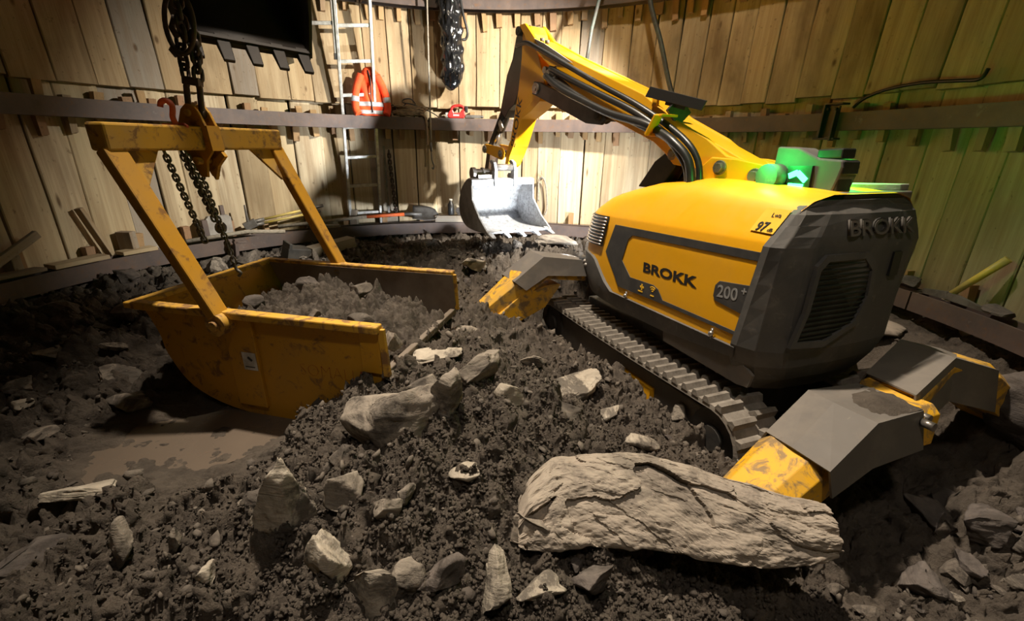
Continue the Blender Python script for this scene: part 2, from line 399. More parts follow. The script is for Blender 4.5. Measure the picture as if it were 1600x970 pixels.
def ring(name, z0, joints):
    root = tag(empty(name), kind='structure')
    js = sorted(joints)
    for i, a0 in enumerate(js):
        a1 = js[(i+1) % len(js)] + (360 if i == len(js)-1 else 0)
        a0_, a1_ = a0+.12, a1-.12; n = max(6, int((a1_-a0_)/2.5)); mb = MB(); rows = []
        sec = [(2.8, 0), (2.8, HB), (2.813, HB), (2.813, HB/2+.006), (2.907, HB/2+.006), (2.907, HB), (2.92, HB), (2.92, 0), (2.907, 0), (2.907, HB/2-.006), (2.813, HB/2-.006), (2.813, 0)]
        for k in range(n+1): rows.append([pol(r_, a0_+(a1_-a0_)*k/n, z0+z) for r_, z in sec])
        mb.grid(rows, smooth=False, closed=True); m = len(sec)
        mb.f += [tuple(range(m)), tuple(n*m+k for k in reversed(range(m)))]; mb.sm += [False]*2
        mb.build('beam_segment', STEEL, root)
        jp = MB(); rot = Matrix.Rotation(-R(a0), 3, 'Z')
        for s_ in (-1, 1): jp.box(Vector(pol(2.858, a0+s_*.35, z0+HB/2)), (.012, .09, HB-.004), rot)
        for dz in (-.03, .03): jp.box(Vector(pol(2.85, a0, z0+HB/2+dz)), (.06, .02, .02), rot)
        jp.build('joint_plate', STEEL, root)
    return root
trim1 = ring('trim_1', 0, (-175, -115, -53.6, 10, 81, 140)); trim2 = ring('trim_2', 1.07, (-172, -100, -12.9, 64, 125)); trim3 = ring('trim_3', 2.155, (-165, -70, -24.5, 33, 95, 150))
# splice bracket clamped over the middle ring on the right
bp = MB(); rot = Matrix.Rotation(-R(64), 3, 'Z')
bp.box(pol(2.792, 64, 1.13), (.10, .014, .20), rot); bp.box(pol(2.775, 63.2, 1.13), (.014, .05, .22), rot); bp.box(pol(2.775, 64.9, 1.10), (.014, .05, .20), rot)
bp.box(pol(2.83, 64, 1.245), (.12, .09, .012), rot); bp.box(pol(2.80, 63.9, 1.015), (.15, .08, .014), rot)
for s_ in (-.028, .028): bp.cyl(pol(2.79, 64+s_*20, 1.21), pol(2.765, 64+s_*20, 1.21), .011, 6)
bp.build('splice_bracket', BLACK, trim2, bevel=.003)

# ------------------------------------------------------------------ floor of broken shale muck
GP = np.array([(-3.06, 2.46, -0.05), (-2.85, 2.65, -0.03), (-2.27, 2.19, -0.12), (-2.18, 1.77, -0.18), (-1.9, 1.93, -0.2), (-1.48, 1.77, -0.235), (-1.44, 1.51, -0.25), (-1.27, 1.56, -0.255), (-1.51, 1.38, -0.24), (-1.6, 1.27, -0.235), (-1.51, 0.95, -0.28), (-0.99, 0.91, -0.22), (-2, 1.43, -0.2), (-1.1, 1.74, -0.26), (-1.09, 1.36, -0.25), (-0.89, 1.38, -0.2), (-0.75, 1.49, -0.1), (-0.61, 1.53, -0.02), (-0.48, 1.63, 0.02), (-0.33, 1.87, 0), (-0.16, 2.56, -0.1), (0.16, 2.44, -0.15), (0.46, 2.16, -0.17), (0.66, 1.98, -0.2), (0.84, 1.72, -0.3), (1.02, 1.66, -0.34), (-0.37, 1.21, 0), (-0.12, 1.46, -0.04), (0.14, 1.56, -0.1), (0.54, 1.53, -0.2), (-0.48, 1.07, -0.08), (-0.18, 1.04, -0.1), (-0.62, 0.94, -0.12), (-0.33, 0.84, -0.16), (0.01, 0.84, -0.22), (-0.66, 0.81, -0.22), (0.21, 1, -0.25), (0.52, 1.03, -0.34), (0.85, 1.04, -0.42), (1.29, 1.18, -0.5), (1.59, 1.14, -0.45), (1.91, 1.31, -0.32), (2.56, 1.98, -0.15), (2.03, 1.75, -0.52), (1.67, 1.5, -0.52), (1.34, 1.31, -0.5), (2.47, 2.42, -0.12), (2.53, 2.84, -0.1), (2.57, 2.13, -0.12), (0.85, 1.29, -0.33), (0.36, 1.29, -0.22), (-2.55, 3.62, -0.08), (-2.01, 4.25, -0.06), (-1.52, 4.28, -0.06), (-0.92, 4.16, -0.04), (-0.59, 3.97, -0.05), (-0.31, 3.44, -0.1), (-0.79, 3.48, -0.12), (-0.18, 3.9, 0.05), (0.16, 3.94, 0.07), (0.46, 3.99, 0.05), (0.68, 3.83, -0.2), (-2.41, 2.74, -0.1), (-2.28, 4.06, -0.07), (1.87, 2.34, -0.5), (1.05, 1.62, -0.47), (1.38, 1.74, -0.47), (1.71, 1.86, -0.47), (0.88, 2.09, -0.5), (1.21, 2.21, -0.5), (1.54, 2.33, -0.5), (0.71, 2.56, -0.53), (1.04, 2.68, -0.53), (1.37, 2.8, -0.53), (0.54, 3.02, -0.56), (0.87, 3.14, -0.56), (1.2, 3.26, -0.56), (0.37, 3.49, -0.59), (0.7, 3.61, -0.59), (1.03, 3.73, -0.59), (-0.27, 5.12, -0.05), (0.48, 5.02, -0.05), (1.18, 4.73, -0.05), (1.78, 4.27, -0.05), (2.24, 3.67, -0.05), (2.53, 2.97, -0.05), (2.63, 2.22, -0.05), (2.53, 1.47, -0.2), (2.24, 0.77, -0.2), (1.78, 0.17, -0.2), (1.18, -0.29, -0.3), (0.48, -0.58, -0.3), (-0.27, -0.68, -0.3), (-1.02, -0.58, -0.3), (-1.72, -0.29, -0.3), (-2.32, 0.17, -0.3), (-2.78, 0.77, -0.3), (-3.07, 1.47, -0.3), (-3.17, 2.22, -0.05), (-3.07, 2.97, -0.05), (-2.78, 3.67, -0.05), (-2.32, 4.27, -0.05), (-1.72, 4.73, -0.05), (-1.02, 5.02, -0.05), (0, 0, -0.32), (-1, 0.3, -0.32), (0.8, 0.2, -0.32), (0, -0.4, -0.32), (1.3, 0.4, -0.32), (-1.6, 1, -0.32)])
def H0(x, y):
    x = np.asarray(x, float); y = np.asarray(y, float); num = np.zeros_like(x); den = np.zeros_like(x)
    for px, py, pz in GP:
        w = 1/((x-px)**2 + (y-py)**2 + .02)**2; num += w*pz; den += w
    return num/den
PUDDLE = [(-1.23, 1.83), (-1.43, 1.74), (-1.60, 1.67), (-1.71, 1.55), (-1.64, 1.43), (-1.5, 1.33), (-1.35, 1.32), (-1.27, 1.4), (-1.16, 1.46), (-1.05, 1.57), (-.98, 1.72)]
def pud_mask(x, y):
    d = np.hypot((x+1.36)/.40, (y-1.58)/.30) + .30*fbm(x*5, y*5, x*0+2, 3, 51)
    return np.clip(1.35-d, 0, 1)
def ledge_mask(x, y): return np.clip(1.6-np.hypot((x-2.2)/.62, (y-2.75)/.75)*1.2, 0, 1)
def clods(x, y, amp):
    o = x*0; h = 0
    for sc, a, sd in ((5.5, .075, 1), (12, .046, 2), (27, .026, 3), (58, .013, 8)):
        wx = x + (.42*fbm(x*sc*1.3, y*sc*1.3, o+sd, 3, 3+sd))/sc; wy = y + (.42*fbm(x*sc*1.3, y*sc*1.3, o+sd+9, 3, 4+sd))/sc
        f1, f2, idv = worley2(wx*sc, wy*sc, sd)
        e = np.clip((f2-f1)*2.2, 0, 1)
        h = h + a*((.25 + .75*idv)*(e*.6 + .4*np.clip(1-f1, 0, 1)) - .3)
    return h*amp
def ground(x, y, fine=True):
    pm = pud_mask(x, y); lm = ledge_mask(x, y); am = (1-.8*np.clip(pm*2.5, 0, 1))*(1-.8*lm)
    big = fbm(x*2.3, y*2.3, x*0+.5, 4, 11)*.07
    z = H0(x, y)*(1-pm) - .277*pm + big*(1-pm)*(1-.5*lm) + .022*np.clip(1-abs(pm-.12)*9, 0, 1)
    if fine:
        z = z + 1.3*clods(x, y, am) + .012*fbm(x*22, y*22, x*0, 3, 21)*am
        st = np.floor((x*.55 + y*.8 + .12*fbm(x*4, y*4, x*0, 3, 5))*9)     # broken shale bedding on the right ledge
        z = z + lm*.035*_h(st.astype(np.int64), np.floor(x*3+y).astype(np.int64), st.astype(np.int64)*0, 3)
    return z
_ox = np.array([0, .03, -.03, 0, 0, .02, -.02]); _oy = np.array([0, 0, 0, .03, -.03, .02, -.02])
def gz(x, y): return float(ground(x+_ox, y+_oy).mean())
def axis(lo, hi, dens):
    xs = [lo]
    while xs[-1] < hi: xs.append(xs[-1] + dens(xs[-1]))
    return np.array(xs)
xs = axis(-3.15, 2.75, lambda x: .0052 + .0075*min(1, max(0, abs(x-.05)-1.15)/1.2))
ys = axis(-.85, 5.12, lambda y: .03 if y < .55 else .0055 + .0105*min(1, max(0, y-1.7)/1.6))
GX, GY = np.meshgrid(xs, ys); gx = GX.ravel(); gy = GY.ravel()
gzv = ground(gx, gy)
jx = .016*vnoise(gx*24, gy*24, gzv*24, 31) + .006*vnoise(gx*60, gy*60, gzv*50, 33); jy = .016*vnoise(gx*24, gy*24, gzv*24, 41) + .006*vnoise(gx*60, gy*60, gzv*50, 43)
am = 1-.9*pud_mask(gx, gy)
keep = (np.hypot(gx-CX, gy-CY) < 3.02)
V = np.stack([gx+jx*am, gy+jy*am, gzv], 1)
nx, ny = len(xs), len(ys)
I = np.arange(nx*ny).reshape(ny, nx); Q = np.stack([I[:-1, :-1], I[:-1, 1:], I[1:, 1:], I[1:, :-1]], -1).reshape(-1, 4)
Q = Q[keep[Q].all(1)]
used = np.unique(Q); remap = np.zeros(nx*ny, int); remap[used] = np.arange(len(used)); V = V[used]; Q = remap[Q]
me = bpy.data.meshes.new('floor'); me.vertices.add(len(V)); me.vertices.foreach_set('co', V.ravel().astype(np.float32))
me.loops.add(Q.size); me.loops.foreach_set('vertex_index', Q.ravel().astype(np.int32))
me.polygons.add(len(Q)); me.polygons.foreach_set('loop_start', np.arange(0, Q.size, 4, dtype=np.int32)); me.polygons.foreach_set('use_smooth', np.ones(len(Q), bool))
me.update(calc_edges=True); me.materials.append(SOIL)
floor = tag(link(bpy.data.objects.new('floor', me)), kind='structure')
# muddy puddle
pb = MB(); sp = spline([(-1.36+(p[0]+1.36)*1.18, 1.58+(p[1]-1.58)*1.18, -.264) for p in PUDDLE], 4, True); pb.v = [tuple(p) for p in sp]; pb.f = [tuple(range(len(sp)))]; pb.sm = [False]
tag(pb.build('puddle', PUD), 'shallow brown muddy puddle beside the yellow skip', 'puddle')

# ------------------------------------------------------------------ rocks
def ico(sub):
    bm = bmesh.new(); bmesh.ops.create_icosphere(bm, subdivisions=sub, radius=1.0)
    v = np.array([x.co[:] for x in bm.verts]); f = [tuple(q.index for q in p.verts) for p in bm.faces]; bm.free(); return v, f
ICO = {k: ico(k) for k in (1, 2, 3, 4, 5)}
def rock_mesh(seed, dims, sub=3, cuts=9, rough=.06, strata=.05, mat=None, ns=12, dlo=.38, pw=.8, dhi=.78):
    v, f = ICO[sub]; v = v.copy(); r_ = np.random.default_rng(seed)
    v = np.sign(v)*np.abs(v)**pw
    for i in range(cuts):
        n = r_.normal(size=3); n /= np.linalg.norm(n); d = r_.uniform(dlo, dhi); s = v @ n; m = s > d; v[m] -= np.outer(s[m]-d, n)
    o = r_.uniform(0, 50, 3); nrm = v/np.linalg.norm(v, axis=1)[:, None]
    q = v*1.3 + o
    disp = rough*1.6*fbm(q[:, 0]*1.5, q[:, 1]*1.5, q[:, 2]*1.5, 5, seed % 97)
    lay = v[:, 2]*ns*.5 + .5*fbm(q[:, 0]*2, q[:, 1]*2, q[:, 2]*2, 3, 5)
    disp += strata*(_h(np.floor(lay).astype(np.int64), np.floor(q[:, 0]*1.2).astype(np.int64), np.floor(q[:, 1]*1.2).astype(np.int64), seed % 1000)-.5)
    v = (v + nrm*disp[:, None])*np.array(dims)/2
    me = bpy.data.meshes.new('rock'); me.from_pydata(v.tolist(), [], f); me.materials.append(mat or ROCKG)
    me.polygons.foreach_set('use_smooth', np.ones(len(f), bool) if sub > 3 else np.zeros(len(f), bool)); me.update(); return me
def rock(seed, loc, dims, rot, label, mat, sub=4, name='rock', group=None, sink=.25, z=None, **kw):
    o = bpy.data.objects.new(name, rock_mesh(seed, dims, sub, mat=mat, **kw)); COL.objects.link(o)
    zz = (gz(*loc) + dims[2]*(.5-sink)) if z is None else z
    o.location = (loc[0], loc[1], zz); o.rotation_euler = [R(a) for a in rot]; tag(o, label, 'rock', group); return o
# the big slab under the machine's rear foot
def slab():
    TOP = [(.03, -.15), (.06, -.11), (.143, -.075), (.297, -.055), (.454, -.055), (.59, -.070), (.75, -.085), (.85, -.092), (.97, -.088)]
    BOT = [(.03, -.165), (.05, -.185), (.11, -.215), (.26, -.215), (.4, -.18), (.59, -.185), (.83, -.20), (.92, -.20), (.97, -.185)]
    nu, nf, nb = 230, 90, 24
    u = np.linspace(0, 1, nu); x = .03 + .94*u
    zt = np.interp(x, [p[0] for p in TOP], [p[1] for p in TOP]); zb = np.interp(x, [p[0] for p in BOT], [p[1] for p in BOT])
    zt = zt + .012*fbm(x*9, x*0, x*0, 4, 3); zb = zb + .03*fbm(x*8, x*0+4, x*0, 4, 4)
    # the broad face runs from the back top edge down to the front bottom edge; the back is its offset
    t = np.concatenate([np.linspace(0, 1, nf), np.linspace(1, 0, nb+2)[1:-1]]); back = np.concatenate([np.zeros(nf), np.ones(nb)])
    nv = len(t); T_ = t[None, :]; Bk = back[None, :]
    ytop = (1.27 - .17*np.clip((u-.45)/.55, 0, 1) - .12*np.clip(1-u*7, 0, 1)**1.5)[:, None]; ybot = (.985 + .03*np.sin(u*6))[:, None]
    bul = np.sin(PI*np.clip(T_, 0, 1))**.7
    X = np.repeat(x[:, None], nv, 1); Y = ytop + (ybot-ytop)*T_**1.25 - .035*bul; Z = zt[:, None] + (zb-zt)[:, None]*T_**1.7 + .03*bul*np.clip((zt-zb)/.2, 0, 1)[:, None]
    th = (.12*np.clip(np.minimum(u, 1-u)*8, .15, 1))[:, None]*np.sin(PI*np.clip(T_, .02, .98))**.5
    Y = Y + Bk*th*.65; Z = Z - Bk*th*.75
    q0, q1 = X*1.0, (T_ + 0*X)*.34
    wx = q0 + .09*fbm(q0*5, q1*9, X*0, 4, 3); wy = q1 + .05*fbm(q0*5, q1*9, X*0+3, 4, 13)
    d = 0
    for sx_, sy_, a, sd in ((4.2, 8, .052, 3), (8, 14, .008, 6), (26, 60, .0025, 8)):
        A_ = wx*sx_ + wy*sx_*.6; B_ = wy*sy_ - wx*sy_*.35
        f1, f2, idv = worley2(A_, B_, sd)
        d = d + a*((idv-.5) + .5*(f2-f1)*(1 if sd != 3 else .5))
    d = d + .010*fbm(q0*22, q1*40, X*0, 4, 17)
    Y = Y - (1-Bk)*d*.6; Z = Z + (1-Bk)*d*.7
    vs = np.stack([X, Y, Z], -1).reshape(-1, 3).tolist(); fs = []
    for i in range(nu-1):
        for k in range(nv): fs.append((i*nv+k, i*nv+(k+1) % nv, (i+1)*nv+(k+1) % nv, (i+1)*nv+k))
    fs += [tuple(range(nv)), tuple((nu-1)*nv+k for k in reversed(range(nv)))]
    mb = MB(); mb.add(vs, fs, False); o = mb.build('rock_slab', ROCKS_)
    tag(o, 'long layered grey slab in the foreground, wedged under the yellow outrigger foot', 'rock')
slab()
RK = [  # seed, (x, y), dims, rotation, material, sink, label
 (11, (-.40, 1.36), (.34, .26, .27), (24, 8, 38), ROCKG, .1, 'large angular boulder with one pale face crowning the muck heap'),
 (12, (-.235, 1.43), (.15, .13, .20), (10, 20, 70), ROCKG, .2, 'upright pale-edged block leaning on the right side of the crowning boulder'),
 (13, (-.63, .98), (.16, .11, .33), (-8, 14, 20), ROCKP, .25, 'tall whitish rock standing upright in the left flank of the heap'),
 (14, (-.47, .86), (.09, .10, .20), (0, 8, 60), ROCKP, .3, 'narrow pale rock half buried right of the tall whitish rock'),
 (15, (-.33, .81), (.14, .11, .13), (0, 0, 20), ROCKP, .3, 'broad pale rock at the very bottom of the heap, left of the splintered stone'),
 (16, (-.03, .87), (.085, .08, .21), (-38, 16, 12), ROCKP, .2, 'splintered pale stone like broken wood, tilted at the bottom of the heap'),
 (17, (.10, .84), (.15, .08, .04), (0, -8, 10), ROCKP, .2, 'thin pale flake lying right of the splintered stone'),
 (18, (-.48, 1.05), (.11, .10, .13), (15, 10, 30), ROCKG, .15, 'grey block lodged below the crowning boulder'),
 (19, (-.36, 1.00), (.085, .07, .09), (20, 30, 10), ROCKG, .2, 'egg-shaped grey stone below the crowning boulder'),
 (20, (-.32, 1.07), (.08, .07, .06), (0, 20, 70), ROCKG, .2, 'small tilted stone above the egg-shaped grey stone'),
 (21, (-.17, .84), (.12, .10, .09), (10, 0, 15), ROCKD, .2, 'dark purplish stone at the bottom of the heap'),
 (22, (-.25, .83), (.075, .07, .085), (0, 20, 40), ROCKG, .2, 'brown-grey stone between the broad pale rock and the dark purplish stone'),
 (23, (.25, .93), (.13, .09, .12), (20, 10, 30), ROCKD, .2, 'dark layered lump directly under the left end of the long slab'),
 (24, (.33, 1.90), (.22, .15, .09), (6, -8, 20), ROCKP, .1, 'whitish crumbling shale block beside the track'),
 (25, (.44, 1.77), (.19, .08, .035), (4, -14, 24), ROCKP, .1, 'long flat pale splinter in front of the whitish shale block'),
 (26, (.00, 1.60), (.12, .10, .12), (10, 10, 50), ROCKP, .2, 'rounded pale brown stone in the middle of the heap'),
 (27, (-.14, 1.72), (.34, .14, .13), (10, -22, 38), ROCKG, .2, 'long diagonal layered rock on the upper heap'),
 (28, (-.38, 1.84), (.25, .12, .05), (8, -6, 16), ROCKP, .1, 'flat pale stone near the lip of the skip'),
 (30, (-1.13, .97), (.085, .08, .15), (-28, 8, 10), ROCKG, .2, 'oblong grey stone standing in the muck at lower left'),
 (31, (-.98, .98), (.045, .045, .10), (-25, 5, -10), ROCKG, .2, 'slim stone right of the oblong grey stone'),
 (32, (-.79, .84), (.07, .055, .085), (-20, -25, -30), ROCKP, .2, 'small pale stone near the lower left edge of the heap'),
 (33, (-1.48, 1.03), (.25, .14, .07), (0, 5, 20), ROCKD, .2, 'broad flat dark stone at far lower left'),
 (34, (-2.27, 1.79), (.12, .10, .07), (10, 0, 40), ROCKG, .2, 'wedge-shaped grey stone at the left edge left of the puddle'),
 (35, (-2.14, 1.66), (.10, .07, .055), (0, 10, 0), ROCKP, .2, 'small rounded pale stone in front of the wedge-shaped grey stone'),
 (36, (-1.93, 1.51), (.17, .10, .04), (0, 0, 10), ROCKG, .2, 'thin flat stone left of the puddle'),
 (37, (-1.52, 1.24), (.22, .12, .05), (0, 4, 12), ROCKP, .2, 'flat wet stone at the near edge of the puddle'),
 (38, (1.73, 1.25), (.24, .17, .15), (0, 0, 20), ROCKD, .2, 'largest blocky stone at the lower right'),
 (39, (1.82, 1.17), (.14, .12, .15), (10, 0, 50), ROCKG, .2, 'grey block at the right edge beside the largest blocky stone'),
 (40, (1.38, 1.05), (.18, .14, .12), (0, 10, 10), ROCKD, .2, 'rounded dark boulder at the bottom right'),
 (41, (1.59, 1.14), (.12, .10, .09), (0, 0, 70), ROCKD, .2, 'fist-sized dark stone behind the rounded dark boulder'),
 (42, (1.71, 1.08), (.09, .08, .065), (0, 10, 20), ROCKG, .2, 'small grey stone in front of the largest blocky stone'),
 (43, (1.79, 1.46), (.18, .10, .07), (10, 0, 10), ROCKD, .2, 'long flat dark stone behind the largest blocky stone'),
 (44, (1.66, 1.36), (.26, .18, .12), (8, 12, 30), ROCKD, .2, 'shaded block in the hollow between the far outrigger and the lower right stones'),
 (46, (2.36, 1.70), (.36, .55, .42), (0, 0, 10), ROCKD, .3, 'layered rock bank at the right edge of the pit'),
 (47, (-.30, 3.60), (.36, .20, .14), (10, 12, 30), ROCKP, .15, 'pale broken block on the floor before the bucket'),
 (48, (-.55, 3.28), (.20, .16, .15), (0, 20, 60), ROCKG, .15, 'cubic grey block on the floor left of the outrigger'),
 (49, (-.02, 3.50), (.42, .16, .10), (6, -16, 25), ROCKP, .1, 'long pale shale piece leaning beside the grey outrigger cover'),
 (50, (-.50, 4.02), (.22, .16, .12), (0, 10, 15), ROCKG, .2, 'grey block on the floor left of the bucket'),
 (51, (.40, 4.25), (.52, .30, .09), (0, 4, 8), ROCKG, .1, 'broad flat slab under the right side of the bucket'),
 (52, (-1.30, 4.42), (.36, .2, .12), (0, 0, 30), ROCKD, .2, 'dark rock at the foot of the ladder'),
 (53, (-.93, 4.40), (.30, .2, .11), (0, 5, 10), ROCKD, .2, 'dark rock on the floor below the shovel'),
 (54, (.845, 1.885), (.16, .13, .14), (20, 0, 30), ROCKG, .15, 'brown stone lodged against the lower run of the track'),
 (55, (-.56, 1.47), (.12, .08, .06), (0, 10, 40), ROCKP, .2, 'small pale stone left of the crowning boulder'),
 (56, (-.28, 2.42), (.22, .12, .06), (5, 0, 20), ROCKG, .15, 'flat stone below the front outrigger foot'),
 (57, (.54, 1.53), (.17, .09, .05), (0, 6, -10), ROCKP, .15, 'tapering flake on the muck above the long slab'),
 (58, (-.16, 1.17), (.14, .08, .05), (0, -8, 10), ROCKP, .2, 'pale chip in the middle of the heap below the crowning boulder'),
 (59, (-.35, 1.60), (.17, .12, .11), (10, 0, 25), ROCKG, .2, 'grey block behind the crowning boulder'),
 (60, (.11, 2.08), (.15, .11, .08), (0, 10, 30), ROCKG, .2, 'grey stone on the upper heap near the front of the track'),
 (61, (-2.09, 2.85), (.28, .16, .12), (0, 0, 30), ROCKD, .2, 'dark rock behind the closed end of the skip'),
 (62, (-2.35, 2.05), (.22, .14, .08), (0, 5, 20), ROCKG, .2, 'flat rock left of the skip'),
 (63, (-2.75, 3.05), (.36, .2, .14), (0, 0, -30), ROCKD, .2, 'dark rock against the lower ring at left'),
 (65, (2.00, 2.42), (.62, .42, .09), (3, -4, 25), ROCKS_, .3, 'broad flat shale plate on the ledge right behind the rear guard'),
 (66, (2.28, 2.62), (.55, .40, .10), (-3, 4, -20), ROCKS_, .3, 'flat shale plate on the ledge against the right end of the lower ring'),
 (67, (2.32, 2.22), (.50, .34, .10), (4, 3, 60), ROCKG, .3, 'flaky shale plate on the ledge beyond the far outrigger'),
 (68, (-1.98, 1.98), (.34, .24, .09), (4, 6, 30), ROCKG, .3, 'broad brown rock lying just left of the closed end of the skip'),
 (69, (-1.80, 1.80), (.26, .18, .10), (0, -6, 10), ROCKG, .3, 'brown rock between the skip and the puddle'),
 (70, (.16, 1.30), (.15, .12, .10), (12, 6, 50), STONE, .2, 'soil-covered stone above the left end of the long slab'),
 (71, (-.55, 1.22), (.14, .11, .09), (8, -10, 15), STONE, .2, 'soil-covered stone left of the middle of the heap'),
 (72, (.26, 1.62), (.15, .11, .10), (5, 12, 70), STONE, .2, 'soil-covered stone between the track and the middle of the heap'),
 (73, (-.78, 1.10), (.13, .10, .09), (10, 0, 35), STONE, .2, 'soil-covered stone left of the tall whitish rock'),
 (64, (.055, 1.06), (.20, .15, .14), (10, -20, 30), ROCKS_, .1, 'triangular pale block against the left end of the long slab'),
]
for sd, loc, dims, rot, mt, sk, lab in RK:
    if 11 <= sd <= 28: dims = tuple(1.22*q for q in dims); sk = sk + .08
    rock(sd, loc, dims, rot, lab, mt, 5 if max(dims) > .2 and loc[1] < 2.2 else 4, sink=sk, rough=.10, strata=.07, cuts=11)
# many alike small stones: one group per stretch of floor
SMALL = [rock_mesh(200+i, (1, rng.uniform(.6, .9), rng.uniform(.35, .75)), 2, 12, .08, .05, [STONE, STONE, ROCKD, STONE, ROCKG][i % 5], 8, .42, .5, .95) for i in range(16)]
def stones(n, box, smin, smax, label, group, keep=None, sub=SMALL, pw=2.2):
    k = 0; tries = 0
    while k < n and tries < 5000:
        tries += 1; x = rng.uniform(box[0], box[1]); y = rng.uniform(box[2], box[3])
        if keep is not None and not keep(x, y): continue
        if math.hypot(x-CX, y-CY) > 2.72: continue
        s = smin + (smax-smin)*rng.random()**pw
        o = bpy.data.objects.new('stone', sub[int(rng.integers(len(sub)))]); COL.objects.link(o)
        o.location = (x, y, gz(x, y) + s*.12); o.rotation_euler = tuple(rng.uniform(-.5, .5, 2)) + (rng.uniform(0, 6.28),); o.scale = (s, s, s)
        tag(o, label, 'stone', group); k += 1
def not_machine(x, y):
    a = (x-.961)*-.34278 + (y-1.727)*.9377; b = (x-.961)*-.93921 + (y-1.727)*-.34333
    return not (-.75 < a < 2.0 and -1.3 < b < .12)
def not_skip(x, y): return not (-2.05 < x < -.3 and 1.75 < y < 2.75)
ok = lambda x, y: not_machine(x, y) and not_skip(x, y)
stones(32, (-.85, .75, .8, 2.3), .022, .085, 'small loose stone on the muck heap in front of the machine', 'small stones on the muck heap', ok)
stones(28, (-2.5, -.9, .85, 2.6), .025, .09, 'small loose stone in the dark muck around the puddle', 'small stones around the puddle', lambda x, y: ok(x, y) and pud_mask(x, y) < .1)
stones(60, (-2.3, 1.0, 3.1, 4.75), .05, .16, 'loose stone on the floor below the far lining', 'loose stones on the far floor', ok)
stones(50, (1.05, 2.2, .95, 1.9), .035, .11, 'shaded loose stone in the hollow at the lower right', 'stones in the lower right hollow', ok)
stones(25, (1.9, 2.4, 1.95, 3.0), .04, .13, 'flat shale chip on the ledge behind the machine', 'shale chips on the rear ledge', not_machine)
stones(30, (-2.75, -1.3, 1.75, 3.9), .07, .24, 'shaded lump of rock in the dark muck behind and left of the skip', 'rock lumps behind the skip', lambda x, y: not_skip(x, y) and pud_mask(x, y) < .1, pw=1.5)
# crumbs of muck, too many to count
def crumbs(name, n, sub, sizes, mat, label, sampler, cat, flat=1.):
    v0, f0 = ICO[sub]; f0 = np.array(f0); nv = len(v0); VV = np.zeros((n, nv, 3)); x, y = sampler(n)
    z = ground(x, y); s = sizes[0] + (sizes[1]-sizes[0])*rng.random(n)**3
    r3 = rng.normal(size=(n, 3, 3)); q, _ = np.linalg.qr(r3); st = rng.uniform(.6, 1.15, (n, 1, 3)); jit = 1 + rng.uniform(-.45, .45, (n, nv, 1))
    VV = np.einsum('nij,nkj->nki', q, v0[None]*jit*st*np.array((1, 1, flat)))*s[:, None, None]; VV[..., 0] += x[:, None]; VV[..., 1] += y[:, None]; VV[..., 2] += (z+s*.35)[:, None]
    FF = (f0[None] + (np.arange(n)*nv)[:, None, None]).reshape(-1, 3)
    me = bpy.data.meshes.new(name); me.vertices.add(n*nv); me.vertices.foreach_set('co', VV.ravel().astype(np.float32))
    me.loops.add(FF.size); me.loops.foreach_set('vertex_index', FF.ravel().astype(np.int32)); me.polygons.add(len(FF)); me.polygons.foreach_set('loop_start', np.arange(0, FF.size, 3, dtype=np.int32))
    me.update(calc_edges=True); me.materials.append(mat)
    tag(link(bpy.data.objects.new(name, me)), label, cat, kind='stuff')
def s_heap(n):
    xs_ = []; ys_ = []
    while len(xs_) < n:
        x = rng.normal(-.05, .62); y = .72 + abs(rng.normal(0, .62))
        if -2.2 < x < 2.0 and y < 2.6 and not_skip(x, y) and not_machine(x, y) and pud_mask(x, y) < .25: xs_.append(x); ys_.append(y)
    return np.array(xs_), np.array(ys_)
def s_all(n):
    xs_ = []; ys_ = []
    while len(xs_) < n:
        x = rng.uniform(-2.9, 2.4); y = rng.uniform(.8, 4.9)
        if math.hypot(x-CX, y-CY) < 2.75 and ok(x, y) and pud_mask(x, y) < .3 and ledge_mask(x, y) < .4: xs_.append(x); ys_.append(y)
    return np.array(xs_), np.array(ys_)
crumbs('muck_crumbs', 42000, 1, (.0018, .0095), CRUMB, 'crumbs of dark shale muck covering the heap', s_heap, 'muck')
crumbs('shale_chips', 5200, 1, (.004, .026), STONE, 'grey shale chips strewn over the whole floor', s_all, 'rubble', .45)

